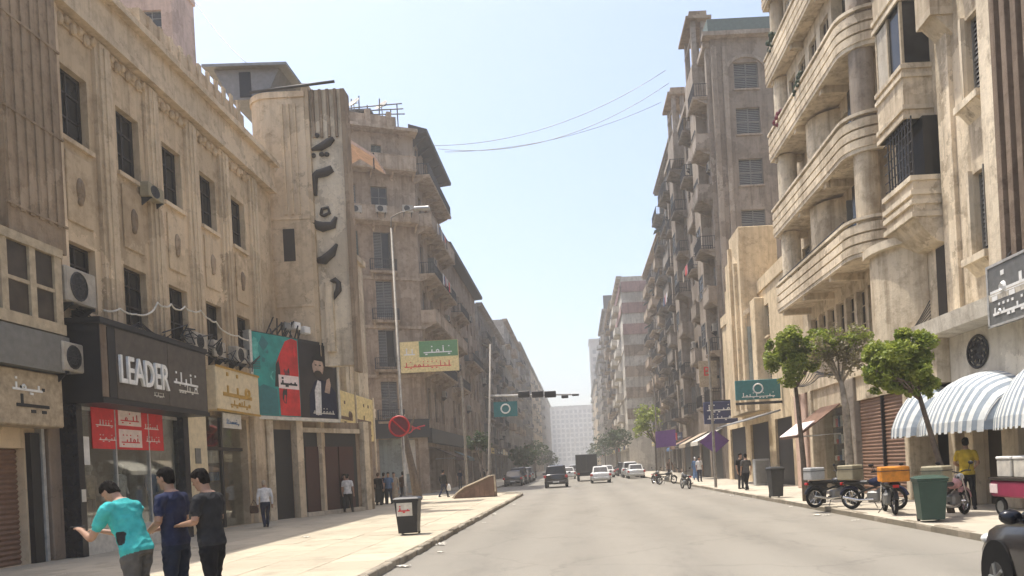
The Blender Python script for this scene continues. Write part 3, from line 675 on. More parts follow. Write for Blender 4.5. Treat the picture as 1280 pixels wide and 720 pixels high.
strokes = [ (SC4([(125, 412), (170, 400), (215, 372), (243, 352)], 360, 90, 4.24), [.05, .13, .14, .07]),
            (SC4([(235, 512), (200, 530), (160, 540), (140, 555), (142, 600), (145, 655)], 360, 90, 4.24), [.13, .16, .15, .13, .10, .07]),
            (SC4([(120, 95), (130, 120), (175, 135), (225, 125), (240, 85)], 360, 250, 4.0), [.07, .14, .18, .14, .06]),
            (SC4([(165, 75), (170, 45), (200, 38), (208, 65), (180, 78), (165, 72)], 360, 250, 4.0), [.06]*6),
            (SC4([(135, 305), (180, 300), (220, 265), (245, 220)], 360, 250, 4.0), [.08, .17, .15, .05]),
            (SC4([(215, 410), (235, 400), (252, 415), (253, 450), (225, 500)], 360, 250, 4.0), [.07, .10, .10, .12, .04]) ]
for pts, rad in strokes:
    m = MB(); m.tube([(fx(*p)[0], -.05, fx(*p)[1]) for p in pts], [q*1.25 for q in rad], 8); m.build('letter', 'wood_dark', FIN, smooth=True)
for p in SC4([(152, 335), (133, 442), (178, 436), (205, 436)], 360, 90, 4.24):
    m = MB(); m.ball((fx(*p)[0], -.04, fx(*p)[1]), (.12, .08, .11), 10, 6); m.build('letter_dot', 'wood_dark', FIN)

# annex past the fin
AN = Bld('annex_building', 'narrow pale building with vertical strips beyond the cinema fin', 'L', -11.7, 34.62, 43.4)
b = AN; X = b.lx
ops = [(X(37.4), X(38.0), 6.8, 12.6), (X(39.4), X(40.0), 6.8, 12.6), (X(34.9), X(37.4), .13, 3.4, 1.2), (X(38.0), X(41.0), .13, 3.6, 1.2)]
b.wall(0, b.L, 0, 14.0, ops, 'cream', 12)
for o_ in ops[:2]: b.window(o_[0], o_[1], o_[2], o_[3], 'sashg', .2)
for y in (34.8, 36.6, 38.4, 40.6): b.box('pilaster', 'cream_pale', X(y), X(y)+.5, -.25, -.001, 5.5, 14.6)
for q in ((-.35, 5.0, 5.5), (-.2, 13.6, 13.9)): b.box('cornice', 'cream', 0, b.L, q[0], 0, q[1], q[2])
shutter(b, X(34.9), X(37.4), .13, 3.4, .3, 'shutter_brown'); shutter(b, X(38.0), X(41.0), .13, 3.6, .5, 'yellow_sign')
YS = thing('shop_sign', 'bright yellow framed sign with brown marks beyond the film posters', 'sign', (-11.7, 35.2, 0), math.pi/2)
m = MB(); m.bbox(0, 6.9, -.55, -.03, 3.6, 5.9, .04); m.build('sign_board', 'yellow_sign', YS)
rr = random.Random(21); m = MB(); squiggle(m, .5, 4.5, 2.4, .8, -.555, rr, .16); squiggle(m, 3.7, 4.5, 2.6, .9, -.555, rr, .16); squiggle(m, .8, 3.85, 5.5, .35, -.555, rr, .08); m.build('lettering', 'wood', YS)
for x in (0, 3.4, 6.76): MB().box(x, x+.14, -.62, -.55, .13, 6.0).build('post', 'cream_pale', YS)

# film posters on an angled marquee
flat('teal_pale', (.10, .42, .36), .5, var=.4, scale=3)
A0, A1 = Vector((-12.45, 29.55, 0)), Vector((-10.55, 33.9, 0))
ang = math.atan2(A1.y-A0.y, A1.x-A0.x); ML = (A1-A0).length
MQ = thing('film_billboard', 'large double film billboard, teal and red half beside a dark portrait half', 'billboard', A0, ang)
m = MB(); m.box(0, ML, 0, .35, 4.30, 7.62); m.build('backing', 'metal_dark', MQ)
m = MB(); m.box(-.03, ML+.03, -.09, .36, 4.16, 4.30); m.box(ML-.0, ML+.12, -.07, .36, 4.30, 7.62); m.box(-.12, 0, -.07, .36, 4.30, 7.62, 0); m.build('frame', 'offwhite', MQ)
HM = ML*.52
def poly(pts, y0, mat, name, par=MQ, smooth=False):
    m = MB(); m.prism(pts, y0-.006, y0, 'y'); return m.build(name, mat, par)
MB().box(.0, HM, -.03, -.001, 4.32, 7.58).build('poster', 'teal', MQ); MB().box(HM+.01, ML-.02, -.03, -.001, 4.32, 7.5).build('poster', 'poster_dark', MQ)
# abstract tall red shape with dark shoulder and a pale title bar
poly([(1.35, 4.35), (1.30, 5.6), (1.15, 6.3), (1.45, 6.9), (1.75, 7.4), (2.1, 7.56), (2.42, 7.5), (2.44, 4.35)], -.031, 'poster_red', 'red_shape')
poly([(.05, 4.35), (.05, 5.3), (.5, 5.55), (1.2, 5.4), (1.25, 4.35)], -.031, 'teal_sign', 'dark_shape')
poly([(1.1, 5.5), (1.2, 6.4), (1.35, 6.6), (1.42, 6.1), (1.32, 5.5)], -.038, 'poster_dark', 'dark_shape')
poly([(1.3, 5.45), (2.4, 5.45), (2.4, 6.0), (1.3, 6.0)], -.040, 'pinkwhite', 'title_bar')
m = MB(); squiggle(m, 1.4, 5.6, .9, .25, -.047, random.Random(3), .08); m.build('lettering', 'black', MQ)
# generic seated figure on the dark half
def ell(cx, cz, rx, rz, n=18): return [(cx+rx*math.cos(2*math.pi*i/n), cz+rz*math.sin(2*math.pi*i/n)) for i in range(n)]
q = HM
poly([(q+.5, 4.35), (q+.55, 5.3), (q+.9, 5.9), (q+1.2, 6.0), (q+1.7, 5.9), (q+2.15, 5.5), (q+2.2, 4.35)], -.032, 'c_navy', 'figure_shape')
poly(ell(q+1.12, 6.55, .34, .46), -.034, 'poster_skin', 'figure_shape'); poly([(q+.76, 6.6), (q+.80, 6.95), (q+1.05, 7.12), (q+1.3, 7.08), (q+1.48, 6.85), (q+1.49, 6.6), (q+1.4, 6.78), (q+.9, 6.8)], -.041, 'black', 'figure_shape'); poly(ell(q+1.1, 6.22, .24, .15), -.0415, 'wood_dark', 'figure_shape')
for xx in (.98, 1.24): poly(ell(q+xx, 6.60, .06, .03), -.0418, 'black', 'figure_shape')
poly([(q+.85, 4.45), (q+.85, 5.5), (q+1.05, 5.95), (q+1.25, 5.9), (q+1.2, 4.45)], -.042, 'c_white', 'figure_shape'); poly([(q+1.45, 5.45), (q+1.6, 6.0), (q+1.78, 6.1), (q+1.85, 5.8), (q+1.75, 5.4)], -.0422, 'poster_skin', 'figure_shape')
rp_ = random.Random(40)
for k in range(14):
    cx_, cz_ = rp_.uniform(.1, 1.2), rp_.uniform(5.3, 7.4); r_ = rp_.uniform(.08, .3); poly([(cx_+r_*rp_.uniform(.5, 1.2)*math.cos(a), cz_+r_*rp_.uniform(.4, 1.4)*math.sin(a)) for a in (6.283*i/7 for i in range(7))], -.0312-.0002*k, ('teal_pale', 'teal_sign', 'teal')[k % 3], 'print_patch')
for k in range(9):
    cx_, cz_ = rp_.uniform(1.5, 2.3), rp_.uniform(4.6, 7.3); r_ = rp_.uniform(.06, .2); poly([(cx_+r_*rp_.uniform(.3, .8)*math.cos(a), cz_+r_*rp_.uniform(.8, 2.0)*math.sin(a)) for a in (6.283*i/7 for i in range(7))], -.0372-.0002*k, ('poster_dark', 'disc_red', 'red')[k % 3], 'print_patch')
m = MB(); squiggle(m, q+.7, 4.5, 1.3, .22, -.045, random.Random(6), .04); m.build('lettering', 'offwhite', MQ)
# marquee junk: floodlights on top
m = MB(); rr = random.Random(9)
for k in range(16): m.tube([(.9+.12*k, .1+rr.uniform(-.2, .2), 7.62), (.95+.12*k+rr.uniform(-.2, .2), -.1+rr.uniform(-.3, .2), 7.8+rr.uniform(0, .5))], .03, 5)
m.build('rods', 'metal_dark', MQ)
for k in range(3):
    m = MB(); m.bbox(1.6+.55*k, 1.95+.55*k, -.25, .05, 7.85+.1*(k % 2), 8.15+.1*(k % 2), .03); m.build('floodlight', 'white' if k else 'metal_grey', MQ)
# soffit and entrance under the marquee
EN = thing('cinema_entrance', 'dark red cinema entrance with steps under the film billboard', 'entrance', (-12.46, 30.3, 0), math.radians(66))
m = MB(); m.box(-.3, 6.6, .0, .12, .13, 4.2, 0); m.box(1.95, 5.45, -.012, -.002, .13, 3.72, 1); m.box(.3, 1.45, -.012, -.002, .13, 3.8, 1); m.build('back_wall', ['sand_dark', 'black'], EN)
for k in range(3): MB().box(2.2+1.02*k, 3.15+1.02*k, -.05, -.012, .3, 3.1).build('door', 'door_red', EN)
m = MB(); m.box(1.9, 5.5, -.35, 0, .13, .3); m.build('step', 'stone', EN); m = MB(); m.box(1.85, 5.55, -.18, 0, 3.7, 3.9); m.build('lintel', 'cream', EN)
for x in (-.1, 1.5, 5.7): MB().box(x, x+.35, -.3, -.0, .13, 4.25).build('pillar', 'cream' if x != 1.5 else 'sand_pale', EN)

# ------------------------------------------------------------------ pink block far behind the cinema facade
PB = Bld('apartment_block', 'pinkish apartment block rising behind the sand cinema facade', 'C', -34, 46, 46)
b = PB; ops = []
for z in (22.3, 25.7, 29.1):
    for x in (2.2, 5.2, 6.9, 9.0): ops.append((x, x+1.25, z, z+1.45))
b.wall(0, 10.9, 0, 32.4, ops, 'pink', 2.8)
for o_ in ops: b.window(*o_, 'sashg', .2, 'pink')
m = MB(); m.box(-.15, 11.0, -.12, 2.85, 32.4, 32.8); m.build('cornice', 'pink', b.root)
b.box('band', 'pink', -.1, 10.95, -.06, 0, 27.9, 28.15)
ac_unit((-24.35, 45.98, 28.15), 0, 'air conditioner on the pinkish apartment block under its corner window').scale = (1.4, 1.3, 1.4)

# ------------------------------------------------------------------ generic street building
def street_building(name, label, side, X, Y0, Y1, H, base, nf, mat, trim, styles, seed, depth=14, bay=2.7, cols=None, balc='mix', far=False, group=None, shop=True, proj=1.0, cat='building', rail=None):
    rnd = random.Random(seed); b = Bld(name, label, side, X, Y0, Y1, cat, group)
    n = max(2, round(b.L/bay)); bw = b.L/n; fh = (H-base-.6)/nf; ops = []; wins = []
    for f in range(nf):
        z = base+fh*f
        for k in range(n):
            c = bw*(k+.5); w = min(.62, bw*.26); door = (k in (cols or [])) 
            wins.append((c-w, c+w, z+(.12 if door else .95), z+fh*.80, f, k))
    ops = [w_[:4] for w_ in wins]
    shops = []
    if shop:
        ns = max(1, round(b.L/4.2)); sw = b.L/ns
        for k in range(ns): shops.append((sw*k+.35, sw*(k+1)-.35, .13, min(base-1.3, 3.9), (.45 if not far else .42) if rnd.random() < .6 else .35))
    b.wall(0, b.L, 0, H, ops+shops, mat, depth)
    for x0, x1, z0, z1, f, k in wins:
        st = rnd.choice(styles)
        if far: ob('window', win_mesh(x1-x0, z1-z0, st)[0], b.root, (x0, .24, z0)); 
        else: b.window(x0, x1, z0, z1, st, .24)
    if far: b.box('glazing', 'glass_dark', .1, b.L-.1, .262, .29, base, H-.2)
    for f in range(nf):
        z = base+fh*f
        k = 0
        while k < n:
            if k in (cols or []):
                j = k
                while j+1 < n and j+1 in cols: j += 1
                kd = (rail or rnd.choice(['solid', 'bars', 'bars'])) if balc == 'mix' else balc
                balcony(b, bw*k+.25, bw*(j+1)-.25, z, proj*rnd.uniform(.85, 1.15), kd, trim, brackets=not far)
                if rnd.random() < .25 and not far:   # washing or awning cloth on the balcony
                    q = MB(); x0 = bw*k+.4; q.prism([(-.02, z+fh*.85), (-proj*1.0, z+fh*.72), (-proj*1.0, z+fh*.70), (-.02, z+fh*.83)], x0, x0+1.6, 'x'); q.build('sun_blind', rnd.choice(['c_beige', 'c_brown', 'shutter_green', 'offwhite']), b.root)
                k = j+1
            else: k += 1
    for f in range(0, nf+1, 2 if far else 1):
        z = base+fh*f-.12
        if f < nf: b.box('string_course', trim, 0, b.L, -.12, -.001, z-.1, z+.1)
    m = MB(); m.box(-.1, b.L+.1, -.55, -.0, H-.35, H-.12); m.box(-.15, b.L+.15, -.7, .2, H-.12, H+.1); m.build('cornice', trim, b.root)
    if base > 3 and shop: b.box('shop_fascia', trim, 0, b.L, -.35, -.001, base-1.0, base-.55)
    for k, (x0, x1, z0, z1, r) in enumerate(shops):
        if r > .4:
            b.box('shop_dark_back', rnd.choice(['black', 'wood', 'c_brown']), x0, x1, r, r+.06, z0, z1)  # dark panel close behind the front, painted as the unlit shop
            if not far: MB().box(x0, x1, .3, .32, z0+.5, z1).build('shop_glass', 'shop_glass', b.root); b.box('stall_riser', 'wood', x0, x1, .28, .40, z0, z0+.5)
        else: shutter(b, x0, x1, z0, z1, .3, rnd.choice(['shutter_brown', 'shutter_grey', 'shutter_green']), step=.2)
        if rnd.random() < .8:
            b.box('shop_board', rnd.choice(['sign_cream', 'blue_sign', 'offwhite', 'teal_sign', 'red', 'yellow_sign', 'black']), x0, x1, -.45, -.36, z1+.1, z1+.1+rnd.uniform(.6, .95))
            if not far: q = MB(); squiggle(q, x0+.4, z1+.3, (x1-x0)*.7, .3, -.461, rnd, .06); q.build('lettering', 'white' if rnd.random() < .6 else 'black', b.root)
    return b, bw, fh
def dish(loc, rz, label, group, s=1.0):
    t = thing('satellite_dish', label, 'satellite dish', loc, rz, group); m = MB()
    m.lathe([(.0, .0), (.25, .03), (.45, .11), (.44, .13), (.24, .05), (0, .02)], (0, 0, 0), 16); o = m.build('reflector', 'offwhite', t, (0, 0, .75)); o.rotation_euler = (math.radians(-50), 0, 0)
    MB().cyl((0, 0, 0), (0, .06, .75), .03, n=6).build('mast', 'metal_grey', t); MB().tube([(0, 0, .75), (0, -.35, .95), (0, -.42, 1.15)], .018, 5).build('feed_arm', 'metal_grey', t); t.scale = (s, s, s)

# ------------------------------------------------------------------ LEFT: corner building beyond the side street
LC = Bld('corner_building', 'worn brown corner building with wrapped balconies and dark overhanging eaves', 'L', -12.3, 63.0, 99.0)
b = LC; CB = Vector((-12.3, 63.0)); CA = Vector((-20.6, 59.6)); CL = (CB-CA).length; CANG = math.atan2(CB.y-CA.y, CB.x-CA.x)
FLO = [6.0, 10.2, 14.2, 18.2, 22.2, 26.4]
bw = 36/11; ops = []
for f, z in enumerate(FLO):
    for k in range(11):
        if z < 22 or k < 3: ops.append((bw*(k+.5)-.62, bw*(k+.5)+.62, z+.15, z+2.9))
gs = [(bw*k+.4, bw*(k+2)-.4, .13, 3.9, 1.4) for k in range(0, 10, 2)]
SPL = bw*3.5
b.wall(0, SPL, 0, 29.6, [o_ for o_ in ops+gs if o_[1] < SPL], 'corner', 14); b.wall(SPL+.002, 36, 0, 23.8, [o_ for o_ in ops+gs if o_[0] > SPL], 'corner', 14)
rnd = random.Random(31)
for o_ in ops:
    if o_[1] < SPL or o_[0] > SPL: b.window(*o_, rnd.choice(['louv', 'louv', 'half', 'louvd', 'sashg']), .24)
for o_ in gs: b.box('shop_dark_back', rnd.choice(['black', 'c_brown']), o_[0], o_[1], 1.4, 1.46, .13, 3.9)
for z, x1, kd in ((22.2, 12, 'solid'), (26.4, 11, 'bars'), (18.2, 12, 'bars'), (14.2, 18, 'solid'), (10.2, 10, 'deco')):
    balcony(b, .0, x1, z, 1.25, kd, 'cornerp')
for z, x0, x1 in ((18.2, 16, 22), (14.2, 24, 33), (10.2, 14, 20)): balcony(b, x0, x1, z, 1.1, 'deco', 'cornerp')
m = MB(); m.prism([(.2, 29.6), (-1.3, 29.75), (-1.35, 30.0), (.2, 30.5)], -.4, SPL+.2, 'x'); m.build('eaves', 'wood_dark', b.root)
for k in range(6): MB().prism([(0, 29.5), (-1.1, 29.66), (0, 28.9)], .3+2*k, .42+2*k, 'x').build('eaves_bracket', 'wood_dark', b.root)
m = MB(); m.prism([(.2, 23.8), (-1.0, 23.9), (-1.05, 24.2), (.2, 24.5)], SPL+.01, 36.2, 'x'); m.build('eaves', 'wood_dark', b.root)
for k in range(4): b.box('roof_hut', rnd.choice(['cornerp', 'grey', 'corrugate']), SPL+1+6*k, SPL+4+6*k, .5, 4, 24.0, 26.0+rnd.random()*1.2)
b.box('shop_fascia', 'black', 0, 36, -.4, -.001, 4.2, 5.4)
# chamfered face towards the cinema
set_frame(b, CA.x, CA.y, CANG)
cops = []
for z in FLO[:4]: cops += [(5.4, 6.7, z+.3, z+3.3), (3.0, 4.2, z+.3, z+3.3)]
cops += [(3.0, 4.2, 22.4, 25.2), (5.4, 6.7, 22.4, 25.2), (3.0, 3.9, 26.9, 28.6), (5.6, 6.4, 26.9, 28.6), (5.0, 8.2, .13, 4.6, .5)]
b.wall(0, CL, 0, 29.6, cops, 'corner', 9)
for k, o_ in enumerate(cops[:-1]): b.window(*o_[:4], ['louv', 'sashg', 'half', 'louvg'][k % 4], .24, 'cornerp')
b.box('shop_window', 'green_grey', 5.0, 8.2, .45, .5, .13, 4.6); b.box('shop_poster', 'offwhite', 6.9, 8.1, .40, .445, 1.7, 4.5); b.box('shop_fascia', 'black', 3.0, CL+.1, -.5, -.001, 4.65, 6.15)
m = MB(); m.torus((7.3, -.53, 5.4), .38, .06, 'y', 14, 5); m.tube([(7.7, -.53, 5.3), (8.2, -.53, 5.5), (8.7, -.53, 5.6)], .06, 5); m.tube([(7.7, -.53, 5.5), (8.3, -.53, 5.3)], .06, 5); m.build('shop_emblem', 'red', b.root)
b.box('shop_poster', 'red', 3.1, 4.4, -.06, -.01, 1.3, 3.0); b.box('shop_poster', 'white', 1.4, 3.0, -.06, -.01, 1.9, 3.0)
for z, kd in ((22.2, 'solid'), (26.4, 'solid')): balcony(b, .2, CL, z, 1.2, kd, 'cornerp')
for z in FLO[:4]: balcony(b, 5.0, 7.1, z, .6, 'deco', 'cornerp')
for z in (9.6, 13.6, 17.6): b.box('string_course', 'cornerp', 0, CL, -.15, -.001, z, z+.25)
m = MB(); m.box(-.2, CL+.3, -1.0, .4, 29.6, 29.85); m.build('cornice', 'cornerp', b.root); b.box('roof_parapet', 'cornerp', 0, CL-1.2, .3, .6, 29.86, 31.2)
for k in range(5): b.box('roof_pier', 'cornerp', .2+1.7*k, .6+1.7*k, .1, .62, 29.86, 31.5)
set_frame()
# laundry, rooftop clutter
RT = thing('roof_structure', 'rickety rooftop pergola and aerials on the brown corner building', 'pergola', (-17.5, 62.6, 29.9))
rnd = random.Random(5)
for k in range(7): MB().cyl((-.6+.8*k, .5*(k % 2), 0), (-.6+.8*k+rnd.uniform(-.2, .2), .5*(k % 2), 2.0+rnd.uniform(0, 1.2)), .05, n=6).build('pole', 'rail', RT)
for k in range(3): MB().cyl((-.8, .5*k, 2.1), (4.6, .5*k, 2.3-.2*k), .05, n=6).build('beam', 'rail', RT)
MB().box(-.6, 2.0, 0, 1.2, 1.9, 2.05).build('roof_sheet', 'corrugate', RT); MB().bbox(2.4, 3.6, 0, 1.1, 0, 1.1, .1).build('tank', 'metal_grey', RT)
for k in range(3): dish((-18.8+2.1*k, 61.5+.7*k, 31.2), 2.6, 'satellite dish on the roof of the brown corner building', 'dishes on the corner building', 1.3)
T = thing('striped_tent', 'reddish rooftop awning between the cinema fin and the corner building', 'awning', (-12.8, 41.5, 18.5)); m = MB(); m.prism([(0, 1.1), (1.2, 1.7), (2.6, .7), (2.6, .55), (1.2, 1.5), (0, .95)], 0, 2.4, 'y'); m.build('canvas', 'pink', T)
for x in (.1, 2.5): MB().cyl((x, .2, 0), (x, .2, .9), .04, n=6).build('pole', 'rail', T)
for k, (px_, py_) in enumerate(((445, 240), (475, 245), (508, 262))):
    p = onY(px_, py_, 60.6); ac_unit((p.x, 60.3+.3*k, 22.5), CANG, 'air conditioner on the upper wrapped balcony of the brown corner building', 'air conditioners on the corner building')
for k, (y, z) in enumerate(((66, 12.4), (71, 8.6), (75, 16.5), (81, 12.5), (69, 20.4), (87, 8.5), (92, 19.7))):
    ac_unit((-12.25, y, z), math.pi/2, 'air conditioner on the street wall of the brown corner building', 'air conditioners on the corner building street wall')
GS = thing('billboard', 'green and yellow wall billboard on the brown corner building', 'billboard', (-13.9, 62.0, 0), 0)
m = MB(); m.box(0, 4.7, -.35, -.1, 9.9, 12.4); m.build('board', 'yellow_sign', GS); m = MB(); m.box(1.55, 4.68, -.37, -.352, 11.1, 12.38); m.build('print', 'green_sign', GS)
m = MB(); squiggle(m, 1.9, 11.4, 2.3, .5, -.375, rnd, .09); squiggle(m, .3, 11.3, .9, .5, -.355, rnd, .09); m.build('lettering', 'white', GS); m = MB(); squiggle(m, .3, 10.3, 3.8, .4, -.355, rnd, .07); m.build('lettering', 'red', GS)
for x in (.3, 4.3): MB().box(x, x+.12, -.1, 1.5, 10.2, 10.35).build('bracket', 'rail', GS)

# more distant left row
street_building('apartment_building', 'grey stone apartment building next past the brown corner building', 'L', -12.6, 104, 138, 24.5, 5.2, 5, 'grey', 'grey', ['louv', 'sashg', 'half'], 41, cols=[1, 2, 5, 6, 9, 10], bay=2.9)
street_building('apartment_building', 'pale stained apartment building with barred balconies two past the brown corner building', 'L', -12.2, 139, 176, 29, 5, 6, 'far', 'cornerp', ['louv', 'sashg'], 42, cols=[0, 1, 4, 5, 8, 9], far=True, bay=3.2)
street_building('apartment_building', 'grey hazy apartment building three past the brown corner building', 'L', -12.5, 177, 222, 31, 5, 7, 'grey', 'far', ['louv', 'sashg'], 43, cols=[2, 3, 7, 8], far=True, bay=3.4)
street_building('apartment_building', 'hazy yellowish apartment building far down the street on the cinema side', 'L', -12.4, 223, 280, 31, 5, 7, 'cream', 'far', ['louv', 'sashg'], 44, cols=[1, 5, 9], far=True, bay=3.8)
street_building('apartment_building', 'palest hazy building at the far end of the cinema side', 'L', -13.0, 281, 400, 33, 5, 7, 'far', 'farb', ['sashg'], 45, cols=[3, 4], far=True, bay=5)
# street end
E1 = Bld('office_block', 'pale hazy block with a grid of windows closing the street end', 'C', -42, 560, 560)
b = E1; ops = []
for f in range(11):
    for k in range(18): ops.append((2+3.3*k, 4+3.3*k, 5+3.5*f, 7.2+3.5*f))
b.wall(0, 62, 0, 45, ops, 'farb', 20, .5); b.box('glazing', 'glaze_hazed', .5, 61.5, .45, .5, 3, 44); m = MB(); m.box(-.5, 62.5, -.8, 0, 44.3, 45.5); m.build('cornice', 'farb', b.root)
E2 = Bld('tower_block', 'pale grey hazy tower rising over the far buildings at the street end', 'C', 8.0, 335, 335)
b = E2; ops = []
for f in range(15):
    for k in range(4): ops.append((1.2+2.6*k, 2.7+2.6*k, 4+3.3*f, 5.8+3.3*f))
b.wall(0, 12, 0, 56, ops, 'farb', 16, .4); b.box('glazing', 'glaze_hazed', .4, 11.6, .36, .4, 2, 55); m = MB(); m.box(-.3, 12.3, -.4, 16, 56, 56.8); m.build('cornice', 'farb', b.root)

# ------------------------------------------------------------------ RIGHT: nearest building R1 with brown fluted end
R1 = Bld('cream_building', 'cream building with carved sills and brown ribbed end above the striped awnings', 'R', XR, 9.0, 21.3)
b = R1; X = b.lx
ops = [(X(19.85), X(19.0), 10.65, 12.75), (X(19.85), X(19.0), 6.65, 8.75), (X(19.85), X(19.0), 14.4, 16.4), (X(19.85), X(19.0), 18.2, 20.2)]
gops = [(X(21.1), X(20.35), .13, 3.1, 1.2), (X(19.95), X(18.6), .13, 3.1, 1.2), (X(17.9), X(15.2), .13, 3.1, 1.2), (X(14.4), X(11), .13, 3.1, .5)]
b.wall(0, b.L, 0, 26, ops+gops, 'cream', 12)
for o_ in ops: b.window(*o_, 'half' if o_[2] < 10 else 'louv', .22); 
for z in (10.55, 6.55, 14.3, 18.1):
    m = MB(); m.box(X(20.0), X(18.85), -.35, 0, z-.18, z-.001); m.prism([(0, z-.5), (-.3, z-.18), (0, z-.18)], X(19.9), X(18.95), 'x'); m.build('sill', 'cream_pale', b.root)
    m = MB(); m.box(X(19.97), X(19.86), -.12, -.001, z, z+2.3); m.build('window_jamb', 'cream_pale', b.root); m = MB(); m.box(X(18.99), X(18.88), -.12, -.001, z, z+2.3); m.build('window_jamb', 'cream_pale', b.root)
b.box('pilaster', 'cream_pale', X(18.75), X(18.1), -.3, -.001, 5.2, 26); b.box('pilaster', 'cream', X(21.28), X(20.6), -.12, -.001, 5.2, 26)
b.box('brown_wall', 'brown', X(18.1), X(9.1), -.22, -.001, 5.2, 26)
for k in range(9): b.box('rib', 'brown', X(18.0)+.42*k, X(18.0)+.42*k+.2, -.42, -.221, 5.6, 26)
for o_ in gops: b.box('shop_dark_back', 'black' if o_[0] > 2 else 'wood_dark', o_[0], o_[1], .10, .16, .13, 3.1)  # dark panels just inside the doorways paint the unlit interior
m = MB(); m.prism([(-.75, 4.78), (-.8, 5.2), (-.001, 5.34), (-.001, 4.72)], -1.6, b.L, 'x'); m.build('canopy', 'white_wall', b.root)
b.box('shop_wall', 'white_wall', 0, X(13), -.12, -.001, 3.1, 4.72)
for y0, y1 in ((21.25, 20.9), (20.35, 19.95), (18.6, 17.9), (15.2, 14.4)): b.box('pillar', 'cream_pale', X(y0), X(y1), -.32, -.001, .13, 3.2, bev=.02)
# carved balcony high on the party line
m = MB(); m.box(X(21.25), X(20.4), -.62, 0, 13.3, 13.5); m.prism([(0, 12.8), (-.5, 13.3), (0, 13.3)], X(21.2), X(20.45), 'x'); o = m.build('balcony', 'cream_pale', b.root)
m = MB(); m.box(X(21.25), X(20.4), -.62, -.54, 13.5, 14.8); m.box(X(20.48), X(20.4), -.54, 0, 13.5, 14.8); m.build('parapet', 'cream', o)
for k in range(3): m = MB(); m.torus((X(20.4)+.01, -.12-.18*k, 14.05), .08, .025, 'x', 10, 4); m.build('relief', 'sand_dark', o)
# emblem
EM = thing('wall_emblem', 'round dark filigree emblem on the cream shop wall above the striped awnings', 'emblem', (XR-.125, 19.8, 4.12), -math.pi/2); EM.scale = (1.5, 1, 1.25)
m = MB(); m.torus((0, -.02, 0), .33, .03, 'y', 24, 5); m.build('ring', 'black', EM)
m = MB(); rnd = random.Random(13)
for k in range(9):
    a = 2*math.pi*k/9; m.tube([(.05*math.cos(a), -.02, .05*math.sin(a)), (.2*math.cos(a+.5), -.025, .2*math.sin(a+.5)), (.3*math.cos(a+.1), -.02, .3*math.sin(a+.1))], [.05, .035, .02], 5)
    m.torus((.2*math.cos(a), -.02, .2*math.sin(a)), .06, .02, 'y', 10, 4)
m.build('filigree', 'black', EM)
# street-name style sign at the edge of the frame
SG = thing('shop_sign', 'dark grey sign with white Arabic lettering hanging from the cream building', 'sign', (XR-.5, 18.0, 0), -math.pi/2)
MB().bbox(0, 3.2, -.28, -.1, 4.45, 5.86, .02).build('sign_board', 'metal_grey', SG); m = MB(); squiggle(m, .12, 5.15, 1.4, .42, -.285, random.Random(11), .11); squiggle(m, 1.7, 5.15, 1.2, .42, -.285, random.Random(12), .11); squiggle(m, .2, 4.68, 2.5, .22, -.285, rnd, .06); m.build('lettering', 'white', SG)
m = MB(); m.box(-.03, 3.23, -.3, -.28, 5.82, 5.88); m.box(-.03, .04, -.3, -.28, 4.45, 5.82); m.box(-.03, 3.23, -.3, -.28, 4.43, 4.48); m.build('frame', 'steel', SG); MB().cyl((.3, -.1, 5.86), (.3, .5, 6.6), .02, n=5).build('hanger', 'rail', SG)
# striped awnings: quarter-barrel canopies, each stripe its own strip
def stripe_awning(y_far, y_near, label, zt, zb, proj):
    t = thing('striped_awning', label, 'awning', (XR-.14, y_far, 0), -math.pi/2); L = y_far-y_near; n = max(8, int(L/.11))
    def sec(u):      # u 0..1 along the length: a shell that bulges in the middle
        e = math.sin(math.pi*min(max(u, 0.0), 1))**.45
        pts = []
        H_ = (zt-zb-.28)*(.30+.70*e); q_ = .5+.5*e
        for fx_, fz_ in ((.0, 1.0), (.18, .985), (.36, .93), (.52, .84), (.66, .72), (.76, .56), (.86, .38), (.94, .19), (1.0, .0)): pts.append((-proj*fx_*q_-.02, zb+.28+H_*fz_))
        return pts
    for k in range(n):
        u0, u1 = k/n, (k+1)/n; A, Bq = sec(u0), sec(u1); m = MB(); th = .012
        for q in range(8): m.quad((L*u0, *A[q]), (L*u1, *Bq[q]), (L*u1, *Bq[q+1]), (L*u0, *A[q+1]))
        a, c = A[-1], Bq[-1]; sc = .04*(k % 2)
        m.quad((L*u0, a[0], a[1]), (L*u1, c[0], c[1]), (L*u1, c[0]-.03, zb+sc), (L*u0, a[0]-.03, zb+sc))
        m.build('stripe', ['c_stripe_pale', 'c_stripe'][k % 2], t)
    for u in (.03, .5, .97):
        P = sec(u); m = MB(); m.tube([(L*u, y, z-.03) for y, z in P], .015, 5); m.build('hoop', 'steel', t)
flat('c_stripe', (.24, .28, .32), .8); flat('c_stripe_pale', (.62, .63, .61), .8)
stripe_awning(22.8, 21.15, 'small grey and white striped domed awning next to the leafy street tree', 3.45, 2.0, 1.35)
stripe_awning(21.0, 17.6, 'large grey and white striped domed awning under the round emblem', 3.55, 2.0, 1.5)
stripe_awning(17.4, 13.4, 'grey and white striped domed awning beside the magenta vendor cart', 3.7, 2.0, 1.5)

